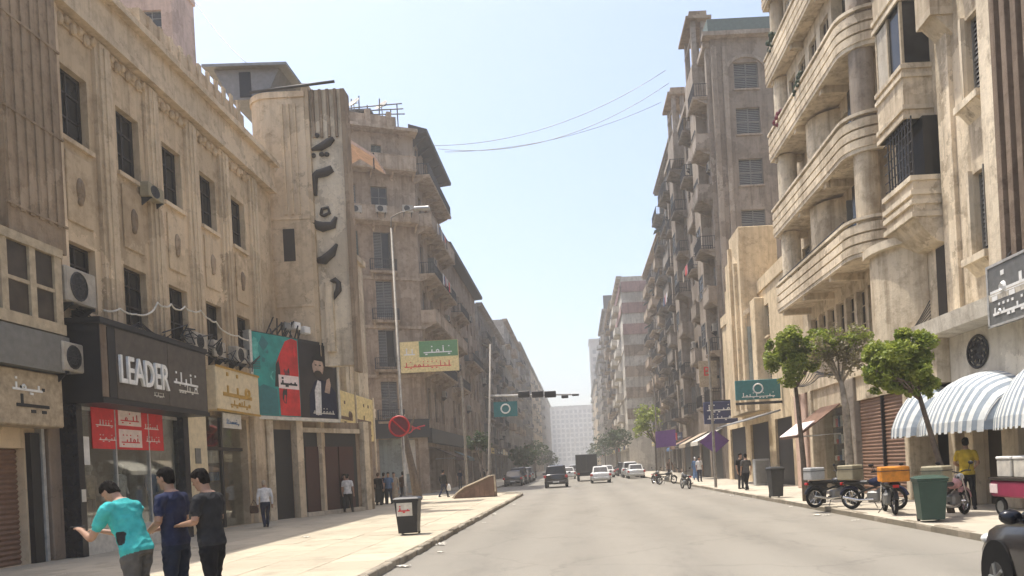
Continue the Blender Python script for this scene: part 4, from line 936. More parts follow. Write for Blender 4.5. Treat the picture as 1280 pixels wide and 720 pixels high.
# ------------------------------------------------------------------ RIGHT: balcony building R2
R2 = Bld('balcony_building', 'cream art deco apartment building with long grooved balconies and boxy bay', 'R', XR, 21.32, 35.0)
b = R2; X = b.lx; SL = [8.2, 11.6, 15.0, 18.4, 21.8, 25.2]
ops = []
for z in SL:
    for y in (26.6, 28.5, 30.4, 32.3, 34.0): ops.append((X(y+.55), X(y-.55), z+.3, z+2.75))
mez = [(X(y+.42), X(y-.42), 5.7, 7.6) for y in (26.8, 27.9, 29.0, 30.1, 31.2, 32.3, 33.4)]
b.wall(0, b.L, 4.7, 29, ops+mez, 'cream', 12)
rnd = random.Random(17)
for o_ in ops: b.window(*o_, rnd.choice(['louv', 'sashc', 'louv', 'half', 'sashw']), .2)
for o_ in mez: b.window(*o_, 'sashc', .2)
def round_path(off, far=34.3, near=25.7, out=1.3):       # outer edge of the grooved parapet in local coords
    r = 1.15
    P = [(X(far)-off, .0), (X(far)-off, -out-off)]
    cxx, cyy = X(near), -out+r
    for k in range(9):
        a = math.pi/2*k/8; P.append((cxx+(r+off)*math.sin(a), cyy-(r+off)*math.cos(a)))
    P.append((cxx+r+off, 0)); return P
for z in SL:
    m = MB(); m.prism(round_path(-.17), z-.06, z+.2, 'z'); slab = m.build('balcony', 'cream', b.root)
    for k, (z0, z1, of) in enumerate(((-.14, .0, .0), (.0, .26, .03), (.26, .33, -.08), (.33, .58, .03), (.58, .65, -.08), (.65, .92, .03), (1.04, 1.14, .06))):
        outer = round_path(of); inner = round_path(of-.16); q = MB(); n = len(outer)
        for i in range(n-1):
            a, c, d, e = outer[i], outer[i+1], inner[i+1], inner[i]
            q.add([(a[0], a[1], z+z0), (c[0], c[1], z+z0), (c[0], c[1], z+z1), (a[0], a[1], z+z1), (e[0], e[1], z+z0), (d[0], d[1], z+z0), (d[0], d[1], z+z1), (e[0], e[1], z+z1)], [(0, 1, 2, 3), (5, 4, 7, 6), (3, 2, 6, 7), (1, 0, 4, 5)])
        q.build('parapet_band', 'cream_pale' if k in (0, 6) else 'cream', slab)
    m = MB(); m.box(X(34.2), X(26), -1.2, -1.15, z+1.30, z+1.34); m.box(X(34.2), X(34.17), -1.2, -1.15, z+1.14, z+1.34); m.build('handrail', 'rail', slab)
    # round column between the storeys and cross beams under the slab
    MB().cyl((X(25.2), -.62, z+.2), (X(25.2), -.62, z+3.29), .40, n=24).build('column', 'taupe_pale' if z > 10 else 'cream', b.root, smooth=False)
    MB().cyl((X(33.75), -.72, z+.2), (X(33.75), -.72, z+3.29), .42, n=20).build('column', 'cream_pale', b.root)
    b.box('recess_shade', 'glass_dark', X(27.3), X(26.1), -.35, -.002, z+.2, z+2.95)  # dark box painted as the shaded recess and door by the column
    for k in range(7): b.box('rail_post', 'rail', X(33.4-1.1*k), X(33.4-1.1*k)+.04, -1.24, -1.18, z+.92, z+1.04)
    for y in (27.6, 30.8, 33.8): b.box('beam', 'cream', X(y+.12), X(y-.12), -1.2, -.001, z-.32, z-.001)
for y, z in ((33.2, 19.7), (29.8, 16.3), (33.0, 16.2)):
    m = MB(); rr = random.Random(int(z*10))
    for k in range(16): m.ball((X(y)+rr.uniform(-.5, .5), -1.28+rr.uniform(-.12, .1), z+rr.uniform(-.4, .2)), rr.uniform(.06, .14), 6, 5)
    tag(m.build('balcony_plants', 'leaf_dark' if z > 16.25 else 'leaf_red', loc=(0, 0, 0)), 'clump of %s plants hanging over a grooved balcony' % ('dark green' if z > 19 else 'green' if z < 16.25 else 'dark leafy'), 'plants').matrix_world = Matrix.Translation(b.root.location) @ Matrix.Rotation(-math.pi/2, 4, 'Z')
for z in (8.2, 11.6):
    MB().cyl((X(30.2), .35, z+.2), (X(30.2), .35, z+3.2), 1.25, n=28).build('rounded_bay', 'cream', b.root)
for z in (15.0, 18.4, 21.8):      # upper storeys: shuttered wall brought forward to just behind the parapet
    wo = [(X(y+.45), X(y-.45), z+.9, z+2.75) for y in (28.2, 29.6, 31.0, 32.4)]
    b.wall(X(33.1), X(27.4), z+.2, z+3.28, wo, 'cream_pale', .6, .14, y=-.72)
    for o_ in wo: b.window(*o_, 'sashc' if z < 16 else 'louvw', -.60)
# boxy bay nearest R1
def bay(z0, z1, y0, y1, xo, mat='cream', name='bay'):
    return b.box(name, mat, X(y1), X(y0), -(XR-xo), -.001, z0, z1)
BY0, BY1, BX = 21.75, 23.55, 9.86
for z in (11.1, 14.5, 17.9, 21.3):
    w_ = bay(z, z+1.62, BY0, BY1, BX)
    for zz in (.0, .28, 1.2, 1.45): bay(z+zz, z+zz+.12, BY0-.05, BY1+.05, BX-.06, 'cream_pale', 'moulding')
    g = bay(z+1.62, z+3.4, BY0+.06, BY1-.06, BX+.08, 'glass_dark', 'bay_glazing')
    for y in (BY0+.02, (BY0+BY1)/2, BY1-.1): b.box('mullion', 'frame_cream', X(y+.09), X(y), -(XR-BX)+.02, -(XR-BX)+.1, z+1.62, z+3.4)
    b.box('blind', 'white_wall', X(BY1-.06), X(BY0+1.0), -(XR-BX)+.04, -(XR-BX)+.06, z+1.66, z+3.36)
# lower open balcony under the bay with corbel
w_ = bay(8.2, 9.35, 21.4, 23.3, 9.84)
for zz in (.0, .35, .62, 1.02): bay(8.2+zz, 8.2+zz+.14, 21.36, 23.36, 9.76, 'cream_pale', 'moulding')
m = MB(); m.prism([(0, 7.45), (-.25, 7.5), (-.6, 7.85), (-.84, 8.2), (0, 8.2)], X(23.3), X(21.4), 'x'); m.build('corbel', 'cream', b.root)
b.box('bay_glazing', 'glass_dark', X(23.2), X(21.5), -.45, -.02, 9.36, 11.08); b.box('mullion', 'rail', X(22.4), X(22.3), -.5, -.45, 9.36, 11.08)
m = MB()
for k in range(9): m.box(X(21.4)-.2*k-.02, X(21.4)-.2*k+.01, -.84, -.80, 9.36, 11.05)
for k in range(6): m.box(X(23.3), X(21.4), -.83, -.81, 9.5+.28*k, 9.53+.28*k)
m.build('security_grille', 'rail', b.root)
# curved wall below, mezzanine balcony junk
m = MB(); m.prism([(X(24.2)+1.9*math.cos(a), .95-1.9*math.sin(a)) for a in (math.pi*(.17+.66*k/14) for k in range(15))], 4.9, 8.1, 'z'); m.build('curved_wall', 'cream', b.root)
m = MB(); m.prism([(X(24.2)+2.1*math.cos(a), .95-2.1*math.sin(a)) for a in (math.pi*(.17+.66*k/14) for k in range(15))], 7.85, 8.1, 'z'); m.build('curved_band', 'cream_pale', b.root)
b.box('door', 'wood_dark', X(22.0), X(21.5), -.03, -.002, 5.4, 7.4)
# ground floor (slightly forward)
GX = .5
m = MB(); m.box(0, b.L, -GX-.1, -.001, 4.35, 4.75); m.build('ledge', 'cream', b.root)
b.box('shop_lintel', 'cream', 0, b.L, -GX, -.001, 3.5, 4.35)
b.box('shop_dark_back', 'black', 0, b.L, .55, .6, .13, 4.7); b.box('floor', 'pave_right', 0, b.L, -.5, 1.5, .131, .14); b.box('ceiling', 'cream', 0, b.L, -.01, 1.5, 4.6, 4.7)
for y0, y1, mt in ((35.0, 34.2, 'pink'), (33.9, 33.3, 'pink'), (32.9, 32.5, 'cream'), (28.5, 27.5, 'grey'), (23.4, 23.1, 'cream')): b.box('pier', mt, X(y0), X(y1), -GX-.12, .3, .13, 4.35, bev=.03)
for y0, y1 in ((34.2, 33.9), (33.3, 32.9)): b.box('infill', 'brick_brown', X(y0), X(y1), -GX+.2, -GX+.3, .13, 3.5)
for y0, y1 in ((27.4, 25.35), (25.25, 23.45)): shutter(b, X(y0), X(y1), .13, 3.5, -GX+.1, 'shutter_brown', step=.12)
b.box('jamb', 'black', X(25.34), X(25.26), -GX-.02, -GX+.1, .13, 3.5)
MB().box(X(32.4), X(28.6), -.1, -.08, .6, 3.5).build('shop_glass', 'shop_glass', b.root)
m = MB(); rr = random.Random(4)
for k in range(4):
    m.box(X(32.3), X(28.7), .2, .5, .6+.7*k, .63+.7*k)
    for q in range(12): m.box(X(32.25)+.3*q, X(32.25)+.3*q+.2, .22, .45, .631+.7*k, .631+.7*k+rr.uniform(.15, .5), 1+q % 3)
m.build('shelving', ['wood', 'white', 'red', 'c_blue'], b.root)
# pink and white sloping awning
AW = thing('sloping_awning', 'dull red sloping awning with pale front flap over the dark shop', 'awning', (XR-GX-.1, 31.3, 0), -math.pi/2)
m = MB(); m.prism([(0, 3.55), (-1.7, 2.35), (-1.7, 2.30), (0, 3.50)], 0, 2.4, 'x'); m.build('canvas', 'magenta', AW).data.materials[0] = M('brick_brown')
m = MB(); m.prism([(-1.0, 2.90), (-1.72, 2.39), (-1.74, 2.42), (-1.02, 2.93)], -.01, 2.41, 'x'); m.build('flap', 'pinkwhite', AW)
for x in (.1, 2.3): MB().cyl((x, 0, 2.4), (x, -1.65, 2.36), .015, n=5).build('arm', 'steel', AW)
for k in range(6):
    cable('electric_cable', 'thin dark cable slung under the balconies of the cream art deco building', 'cable', [(XR-.7, 34.8, 4.9+.06*k), (XR-1.0-.1*k, 30, 4.7+.1*k), (XR-.75, 25.5, 5.0), (XR-.6, 21.3, 5.3+.1*k)], .016, 'black', 5, .25+.06*k, 7, 'cables under the cream balconies')

# ------------------------------------------------------------------ RIGHT: small ochre art deco building R3
R3 = Bld('art_deco_building', 'low warm ochre art deco building with stepped pylon between taller blocks', 'R', XR, 35.02, 53.8)
b = R3; X = b.lx
ops = [(X(y+.5), X(y-.5), z, z+1.7) for y in (41.4, 49.6, 51.6) for z in (5.4, 8.2)]
gops = [(X(40.8), X(37.6), .13, 3.6, 1.5), (X(46.6), X(42.2), .13, 3.6, 1.5), (X(52.8), X(48.0), .13, 3.6, 1.5)]
b.wall(0, b.L, 0, 10.8, ops+gops, 'ochre', 12)
for o_ in ops: b.window(*o_, 'sashg', .2, 'ochre')
for o_ in gops: b.box('shop_dark_back', 'black', o_[0], o_[1], .14, .2, .13, 3.6)  # black panel right behind each shopfront stands for its unlit depth
for x0, x1, y0, zt, nm in ((45.6, 43.0, -.95, 14.7, 'pylon'), (47.6, 45.6, -.85, 13.6, 'pylon_step'), (48.8, 47.6, -.7, 12.3, 'pylon_step'), (43.0, 41.8, -.55, 10.4, 'pylon_step')):
    m = MB(); m.bbox(X(x0), X(x1), y0, 1.2 if nm == 'pylon' else .6, 4.2, zt, .03); m.build(nm, 'ochre', b.root)
for k in range(2): b.box('fin', 'ochre', X(45.3)+1.3*k, X(45.0)+1.3*k, -1.15, -.951, 4.4, 14.0-1.2*k)
b.box('fin', 'ochre', X(43.06), X(42.94), -.99, -.75, 4.4, 13.9)
m = MB(); m.prism([(-.9, 9.6), (.9, 10.7), (.9, 11.0), (-.9, 9.9)], X(43.0)+.001, X(42.85), 'x'); m.build('diagonal_band', 'cream_pale', b.root)
b.box('roof_parapet', 'ochre', 0, b.L, -.1, .3, 10.81, 11.5)
GSN = thing('green_banner', 'pale green printed banner on the flank of the ochre pylon', 'banner', (XR-.75, 42.83, 0)); MB().box(0, 1.5, -.03, 0, 5.2, 9.0).build('sheet', 'green_grey', GSN); m = MB(); squiggle(m, .2, 7.6, 1.0, .5, -.031, rnd, .08); squiggle(m, .2, 6.2, 1.0, .4, -.031, rnd, .08); m.build('print', 'white', GSN)
TS = thing('shop_sign', 'teal sign board projecting from the ochre art deco building', 'sign', (8.3, 39.2, 0)); MB().bbox(0, 2.3, -.2, 0, 4.6, 5.6, .02).build('sign_board', 'teal_sign', TS); m = MB(); m.torus((1.15, -.205, 5.15), .24, .04, 'y', 16, 4); squiggle(m, .3, 4.72, 1.7, .2, -.205, rnd, .04); m.build('lettering', 'white', TS); MB().box(0, 2.4, -.1, -.0, 4.35, 4.48).build('bracket', 'rail', TS)
m = MB(); m.prism([(-.55, 3.95), (-2.0, 3.55), (-2.0, 3.5), (-.55, 3.85)], X(47), X(37.5), 'x'); m.build('canopy', 'corrugate', b.root)
BS = thing('shop_sign', 'dark blue sign with two lines of white lettering over the pavement', 'sign', (8.5, 50.3, 0)); MB().bbox(0, 2.3, -.22, 0, 3.95, 5.4, .02).build('sign_board', 'blue_sign', BS); m = MB(); squiggle(m, .2, 4.8, 1.9, .35, -.225, rnd, .07); squiggle(m, .2, 4.25, 1.9, .3, -.225, rnd, .06); m.build('lettering', 'white', BS); MB().box(.1, 2.3, -.12, -.05, 5.4, 5.5).build('bracket', 'rail', BS)

# ------------------------------------------------------------------ RIGHT: tall taupe building R4 with turrets
R4 = Bld('taupe_building', 'tall taupe building with arched side panel, green roof edge and two open turrets', 'R', 10.9, 54.0, 78.0)
b = R4; X = b.lx
F4 = [5.6+3.62*k for k in range(7)]; ops = []; nb = 9; bw = 24/nb
for z in F4:
    for k in range(nb): ops.append((bw*(k+.5)-.6, bw*(k+.5)+.6, z+.3, z+2.6))
gops = [(bw*k+.4, bw*(k+2)-.4, .13, 3.9, 1.5) for k in range(0, 8, 2)]
b.wall(0, 24, 0, 31.2, ops+gops, 'taupe', 11)
rnd = random.Random(77)
for o_ in ops: b.window(*o_, rnd.choice(['louv', 'half', 'sashg', 'louvd']), .2)
for o_ in gops: b.box('shop_dark_back', 'black', o_[0], o_[1], .14, .2, .13, 3.9)  # black panel set shallow, shop shade put into its colour
for z in F4:
    for k, kd in ((8, 'solid'), (6, 'bars'), (3, 'solid'), (1, 'bars')):
        balcony(b, bw*k+.1, bw*(k+1)-.1, z+.1, rnd.uniform(.9, 1.4), rnd.choice(['solid', 'deco', 'bars']), rnd.choice(['taupe_pale', 'grey']))
for k in (7, 2): b.box('oriel', 'taupe_pale', bw*k+.1, bw*(k+1)-.1, -.75, -.001, 5.6, 30)
for z in F4:
    for k in (7, 2): b.window(bw*k+.5, bw*(k+1)-.5, z+1.0, z+2.7, 'sashg', -.76)
for x in (0.0, 23.4): b.box('corner_pier', 'taupe_pale', x, x+.6, -.3, -.001, 4.5, 31.1)
m = MB(); m.box(-.1, 24.1, -.5, 0, 30.8, 31.19); m.build('cornice', 'taupe_pale', b.root)
for y in (58.2, 69.6):      # open turrets
    cx_ = X(y); w = 1.5
    for sx in (-1, 1):
        for sy in (0, 1): b.box('turret_pier', 'taupe_pale', cx_+sx*w-.24, cx_+sx*w+.24, -.8+.75*sy, -.45+.75*sy, 30.91, 34.2)
    b.box('turret_base', 'taupe_pale', cx_-w-.35, cx_+w+.35, -.9, .4, 28.4, 30.9); b.box('turret_beam', 'taupe_pale', cx_-w-.26, cx_+w+.26, -.82, -.7, 33.0, 33.2)
    m = MB(); m.box(cx_-w-.6, cx_+w+.6, -1.2, .7, 34.2, 34.4); m.box(cx_-w-.3, cx_+w+.3, -.9, .4, 34.4, 34.9); m.build('turret_roof', 'sand_dark', b.root)
set_frame(b, 10.9, 53.6, 0)
sop = [(1.55, 3.25, z, z+1.85) for z in (6.4, 10.0, 13.6, 17.2, 20.8, 24.4, 27.6)]+[(5.6, 7.2, z, z+1.85) for z in (10.0, 13.6, 17.2, 20.8, 24.4, 27.6)]
b.wall(0, 11, 0, 31.2, sop, 'taupe', .38, .3)
for o_ in sop: b.window(*o_, 'louv', .2, 'taupe_pale')
for x0 in (.0, .75, 4.3): b.box('pilaster', 'taupe_pale', x0, x0+.35, -.14, -.001, 5, 30.6)
m = MB()
for k in range(16):
    a0, a1 = math.pi*k/16, math.pi*(k+1)/16
    for r0, r1 in ((1.35, 1.6),): m.add([(2.4-r0*math.cos(a0), -.12, 28.7+r0*math.sin(a0)*.8), (2.4-r1*math.cos(a0), -.12, 28.7+r1*math.sin(a0)*.8), (2.4-r1*math.cos(a1), -.12, 28.7+r1*math.sin(a1)*.8), (2.4-r0*math.cos(a1), -.12, 28.7+r0*math.sin(a1)*.8),
        (2.4-r0*math.cos(a0), 0, 28.7+r0*math.sin(a0)*.8), (2.4-r1*math.cos(a0), 0, 28.7+r1*math.sin(a0)*.8), (2.4-r1*math.cos(a1), 0, 28.7+r1*math.sin(a1)*.8), (2.4-r0*math.cos(a1), 0, 28.7+r0*math.sin(a1)*.8)], [(0, 1, 2, 3), (1, 5, 6, 2), (0, 3, 7, 4)])
m.build('arch_moulding', 'taupe_pale', b.root)
m = MB(); m.box(-.6, 11, -.5, .38, 31.21, 31.5); m.build('cornice', 'taupe_pale', b.root)
m = MB(); m.prism([(-.35, 31.5), (-.2, 32.5), (1.5, 32.7), (1.5, 31.5)], -.2, 11, 'x'); m.build('green_roof', 'shutter_green', b.root)
set_frame()
for k, (y, z) in enumerate(((55.0, 22.4), (57.8, 14.8), (62.3, 18.5), (66.5, 11.3), (56.4, 11.0), (64.0, 26.0))):
    ac_unit((10.85, y, z), -math.pi/2, 'air conditioner on the street wall of the tall taupe building', 'air conditioners on the taupe building')
# sun-faded low shop building in front of R4 base / sign with red letter
RS = thing('shop_sign', 'small cream panel with a red letter on the taupe building', 'sign', (9.0, 55.5, 0)); MB().box(0.2, 1.5, -.1, 0, 6.9, 8.8).build('panel', 'sign_dull', RS); text_part('B', .95, 'red', RS, (.75, -.11, 8.0), .01); MB().box(1.5, 1.95, -.06, 0, 7.5, 7.7).build('bracket', 'rail', RS)

# further right row
street_building('apartment_building', 'dark weathered apartment building crowded with balconies past the taupe turrets', 'R', 12.0, 78.1, 96, 35.5, 5.4, 8, 'greyd', 'grey', ['louvd', 'half', 'sashg'], 51, cols=[0, 1, 3, 4, 6], bay=2.6, proj=1.0)
street_building('apartment_building', 'dark brown apartment building with deep balconies before the red and white block', 'R', 12.2, 96.1, 119, 30.5, 5.2, 7, 'grey', 'cornerp', ['louvd', 'half', 'louv'], 52, cols=[1, 2, 4, 5, 7, 8], bay=2.7, proj=1.0)
RW, bw, fh = street_building('apartment_building', 'apartment block with red and white horizontal bands down the street', 'R', 8.4, 122, 146, 31.5, 5, 7, 'white_wall', 'white_wall', ['sashg', 'louv'], 53, cols=[0, 1, 4, 5], balc='solid', bay=3.0, far=True)
for f in range(2): RW.box('red_band', 'red_wall', 0, RW.L, -.2, -.13, 31.0-fh*f-1.7, 31.0-fh*f-.5)
set_frame(RW, 8.4, 121.98, 0)
for f in range(7): RW.box('red_band' if f in (0, 1, 2) else 'string_course', 'red_wall' if f in (0, 1, 2) else 'cornerp', 0, 9, -.1, 0, 31.2-3.4*f-2.2, 31.2-3.4*f-.5)
set_frame()
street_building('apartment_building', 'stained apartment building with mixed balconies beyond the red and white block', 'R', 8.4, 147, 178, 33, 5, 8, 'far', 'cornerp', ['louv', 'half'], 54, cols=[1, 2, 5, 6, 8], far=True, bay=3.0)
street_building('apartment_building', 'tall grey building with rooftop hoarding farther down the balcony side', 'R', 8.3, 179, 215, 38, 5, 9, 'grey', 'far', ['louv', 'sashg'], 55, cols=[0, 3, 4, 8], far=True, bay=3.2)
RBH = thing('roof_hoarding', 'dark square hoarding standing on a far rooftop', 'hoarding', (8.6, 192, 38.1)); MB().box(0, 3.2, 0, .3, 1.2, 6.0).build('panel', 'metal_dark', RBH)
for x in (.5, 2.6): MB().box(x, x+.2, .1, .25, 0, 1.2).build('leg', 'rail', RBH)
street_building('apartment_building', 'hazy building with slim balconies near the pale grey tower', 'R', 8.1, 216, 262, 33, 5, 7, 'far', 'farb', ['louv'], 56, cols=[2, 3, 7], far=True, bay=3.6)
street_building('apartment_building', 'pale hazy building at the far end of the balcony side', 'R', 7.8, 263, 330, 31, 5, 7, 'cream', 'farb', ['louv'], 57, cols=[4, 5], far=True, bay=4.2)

# ------------------------------------------------------------------ people
import numpy as np
def remesh(mb, vox, smooth_it=2):
    me = mb.mesh('tmp', 'skin'); o = bpy.data.objects.new('tmp', me); COL.objects.link(o)
    r = o.modifiers.new('r', 'REMESH'); r.mode = 'VOXEL'; r.voxel_size = vox
    sm = o.modifiers.new('s', 'SMOOTH'); sm.iterations = smooth_it; sm.factor = .5
    dg = bpy.context.evaluated_depsgraph_get(); out = bpy.data.meshes.new_from_object(o.evaluated_get(dg))
    bpy.data.objects.remove(o); return out
def person(label, loc, face, h=1.74, shirt='c_grey', trousers='c_jean', shoes='c_black', hair='hair', sleeve='short', lean=0., nod=0., arms=None, legs='stand', vox=.014, fingers=False, group=None, long_coat=False, scarf=None, bulk=1.0, hem=.86, turn=0.):
    """front is local -y; 'face' is the heading: 0 = towards the camera (-Y), 90 deg = towards +X, -90 = -X, 180 = away"""
    t = thing('person', label, 'person', loc, math.radians(face), group); S = h/1.75
    hip = Vector((0, 0, .93)); ax = Matrix.Rotation(lean, 3, 'X')
    def tz(p): return hip+ax @ (Vector(p)-hip)                       # lean the trunk forward about the hips
    m = MB(); segs = []
    def ell_ring(c, rx, ry, n=16, rot=None):
        c = Vector(c); R_ = rot or Matrix.Identity(3); return [c+R_ @ Vector((rx*math.cos(2*math.pi*i/n), ry*math.sin(2*math.pi*i/n), 0)) for i in range(n)]
    k = bulk
    prof = [(.80, .165, .115, 0), (.88, .178*k, .128*k, 0), (.95, .172*k, .122*k, -.005), (1.06, .158*k, .115*k, -.01), (1.18, .168*k, .122*k, -.015), (1.30, .185*k, .125*k, -.01), (1.40, .180*k, .110*k, 0), (1.46, .120, .085, .005), (1.50, .062, .066, .0)]
    rings = [ell_ring(tz((0, y, z)), rx, ry, 16, ax) for z, rx, ry, y in prof]; m.loft(rings)
    segs.append((tz((0, 0, .80)), tz((0, 0, 1.42)), .15, 'torso'))
    for sx in (-1, 1): m.ball(tz((sx*.165, 0, 1.405)), (.075*k, .075, .065), 10, 7)
    # neck and head
    hd = Matrix.Rotation(turn, 3, 'Z') @ Matrix.Rotation(lean+nod, 3, 'X'); nk = tz((0, -.005, 1.47)); hc = nk+ax @ Vector((0, -.012, .06))+hd @ Vector((0, -.018, .115))
    m.tube([nk-ax @ Vector((0, 0, .05)), hc-hd @ Vector((0, -.015, .07))], [.062, .054], 10); segs.append((nk, hc-hd @ Vector((0, -.02, .06)), .06, 'skin'))
    def hp(x, y, z): return hc+hd @ Vector((x, y, z))
    hr = []
    for z, rx, ry, yo in ((-.120, .028, .026, -.050), (-.105, .046, .050, -.036), (-.075, .058, .074, -.014), (-.03, .068, .090, -.002), (.02, .074, .098, .0), (.065, .070, .092, .004), (.098, .050, .066, .006), (.114, .02, .03, .006)):
        hr.append([hp(rx*math.cos(2*math.pi*i/14), yo+ry*math.sin(2*math.pi*i/14), z) for i in range(14)])
    m.loft(hr); segs.append((hp(0, 0, -.06), hp(0, 0, .06), .08, 'skin'))
    m.tube([hp(0, -.092, .015), hp(0, -.108, -.022), hp(0, -.094, -.034)], [.009, .015, .012], 8)       # nose
    m.ball(hp(0, -.086, -.066), (.024, .012, .011), 8, 5); m.ball(hp(0, -.072, -.100), (.022, .018, .016), 8, 5)
    for sx in (-1, 1): m.ball(hp(sx*.076, .008, -.008), (.012, .022, .033), 8, 6); m.ball(hp(sx*.032, -.083, .030), (.022, .012, .008), 8, 5)
    # arms
    arms = arms or {}
    for sx, key in ((-1, 'L'), (1, 'R')):
        sh = tz((sx*.185*k, 0, 1.40)); d = arms.get(key, ((sx*.25, .02, 1.12), (sx*.25, -.05, .88)))
        e, w = (tz(d[0]) if not (len(d) > 2 and d[2]) else Vector(d[0])), (tz(d[1]) if not (len(d) > 2 and d[2]) else Vector(d[1]))
        sl = 1.22 if sleeve == 'short' else 1.12
        mid = sh+(e-sh)*.62
        m.tube([sh, sh+(e-sh)*.3, mid], [.062*k, .062*k, .058], 10); m.tube([mid-(e-sh)*.05, e], [.045 if sleeve == 'short' else .052, .041 if sleeve == 'short' else .046], 10)
        m.tube([e, e+(w-e)*.3, w], [.041, .040, .028] if sleeve == 'short' else [.046, .045, .036], 10)
        segs.append((sh, mid, .06, 'torso')); segs.append((mid+(e-sh)*.03, e, .045, 'skin' if sleeve == 'short' else 'torso')); segs.append((e, w-(w-e)*.05, .04, 'skin' if sleeve == 'short' else 'torso'))
        f = (w-e).normalized(); side = f.cross(Vector((0, 0, 1)) if abs(f.z) < .9 else Vector((0, 1, 0))).normalized(); nrm = side.cross(f)
        pm = w+f*.055
        m.loft([[w+f*a+side*(wd*math.cos(2*math.pi*i/10))+nrm*(th*math.sin(2*math.pi*i/10)) for i in range(10)] for a, wd, th in ((-.02, .027, .025), (.03, .038, .02), (.085, .042, .017), (.10, .038, .014))])
        segs.append((w, w+f*.18, .035, 'skin'))
        if fingers:
            for q, L in enumerate((.066, .078, .072, .056)):
                b0 = w+f*.088+side*(.030-.0205*q); b1 = b0+f*L*.5-nrm*.008; b2 = b0+f*L*.85-nrm*.030
                m.tube([b0, b1, b2], [.0105, .0098, .008], 7)
            m.tube([w+f*.03+side*.03, w+f*.06+side*.058-nrm*.012, w+f*.092+side*.060-nrm*.025], [.014, .0115, .009], 7)
        else: m.tube([w+f*.09, w+f*.14-nrm*.01, w+f*.17-nrm*.03], [.034, .03, .02], 8)
    # legs
    L = {'stand': {-1: ((-.10, -.01, .50), (-.11, .02, .085)), 1: ((.10, -.01, .50), (.12, .02, .085))},
         'walk': {-1: ((-.09, -.16, .50), (-.09, -.30, .10)), 1: ((.09, .02, .48), (.09, .32, .14))},
         'shift': {-1: ((-.11, -.05, .50), (-.14, .03, .085)), 1: ((.09, .02, .50), (.09, .05, .085))}}[legs]
    for sx in (-1, 1):
        kn, an = Vector(L[sx][0]), Vector(L[sx][1]); hj = Vector((sx*.09, 0, .90))
        m.tube([hj+Vector((0, 0, .03)), hj+(kn-hj)*.35, kn, kn+(an-kn)*.3, an+Vector((0, 0, .02))], [.098*k, .092*k, .066, .066, .058], 12); segs.append((hj, an, .075, 'legs'))
        tw = Vector((sx*.03, -1, 0)).normalized()
        m.loft([[an+tw*a+Vector((tw.y*-1*wd*math.cos(2*math.pi*i/10), tw.x*wd*math.cos(2*math.pi*i/10), zc-.0+zh*math.sin(2*math.pi*i/10))) for i in range(10)] for a, wd, zc, zh in ((-.075, .032, -.040, .040), (-.04, .042, -.03, .055), (.04, .046, -.045, .04), (.12, .048, -.055, .03), (.175, .03, -.06, .022))])
        segs.append((an+Vector((0, 0, -.03)), an+tw*.17+Vector((0, 0, -.05)), .05, 'shoe'))
    if long_coat: m.loft([ell_ring((0, 0, z), rx, ry) for z, rx, ry in ((.16, .24, .2), (.5, .20, .17), (.9, .19, .14))]); segs.append((Vector((0, 0, .15)), Vector((0, 0, .9)), .2, 'torso'))
    me = remesh(m, vox)
    n = len(me.polygons); c = np.empty(n*3); me.polygons.foreach_get('center', c); c = c.reshape(-1, 3)
    best = np.full(n, 9.); reg = np.zeros(n, int); names = ['torso', 'legs', 'skin', 'shoe']
    for a, b_, r, g in segs:
        a, b_ = np.array(a), np.array(b_); d = b_-a; tt = np.clip(((c-a) @ d)/max(1e-9, d @ d), 0, 1); dist = np.linalg.norm(c-(a+tt[:, None]*d), axis=1)-r
        u = dist < best; best[u] = dist[u]; reg[u] = names.index(g)
    inv = np.array(ax.inverted()); loc_ = (c-np.array(hip)) @ inv.T+np.array(hip)
    if not long_coat:
        tor = (reg == 0) & (np.abs(loc_[:, 0]) < .22); reg[tor & (loc_[:, 2] < hem)] = 1
        reg[(reg == 1) & (c[:, 2] > .99)] = 0
        reg[(reg == 1) & (loc_[:, 2] > hem) & (np.abs(loc_[:, 0]) < .2)] = 0
    reg[(reg == 0) & (loc_[:, 2] > 1.478) & (np.abs(loc_[:, 0]) < .09)] = 2
    me.materials.clear()
    for q in (shirt, trousers, 'skin', shoes): me.materials.append(M(q))
    if fingers:      # creases in the cloth
        from mathutils import noise as mn
        cloth = set()
        for f, r_ in zip(me.polygons, reg):
            if r_ in (0, 1): cloth.update(f.vertices)
        nr = [v.normal.copy() for v in me.vertices]
        for i in cloth:
            v = me.vertices[i]; q = v.co
            d = mn.noise(Vector((q.x*7+3*q.z, q.y*7, q.z*15)))*.010+(1-abs(mn.noise(Vector((q.x*9+q.z*6, q.y*9-q.z*4, q.z*5+7)))))**4*.009
            v.co = q+nr[i]*d
    me.polygons.foreach_set('material_index', reg.astype(np.int32)); me.polygons.foreach_set('use_smooth', np.ones(n, bool)); me.name = 'body'
    ob('body', me, t)
    # hair: shell over the back and top of the skull
    hm = MB(); rr = []; hr_ = random.Random(int(loc[0]*100)); nn = 28 if fingers else 16; jt = .0 if scarf else .006
    for z, rx, ry, yo in ((-.072, .046, .034, .052), (-.045, .066, .058, .036), (-.01, .077, .074, .026), (.025, .080, .088, .016), (.055, .079, .098, .006), (.082, .073, .098, .002), (.106, .058, .080, .004), (.124, .036, .050, .006), (.131, .012, .018, .008)):
        rr.append([hp((rx+hr_.uniform(-jt, jt))*math.cos(2*math.pi*i/nn), yo+(ry+hr_.uniform(-jt, jt))*math.sin(2*math.pi*i/nn), z+hr_.uniform(-jt, jt)) for i in range(nn)])
    hm.loft(rr); hm.build('scarf' if scarf else 'hair', scarf or hair, t, smooth=bool(scarf) or not fingers)
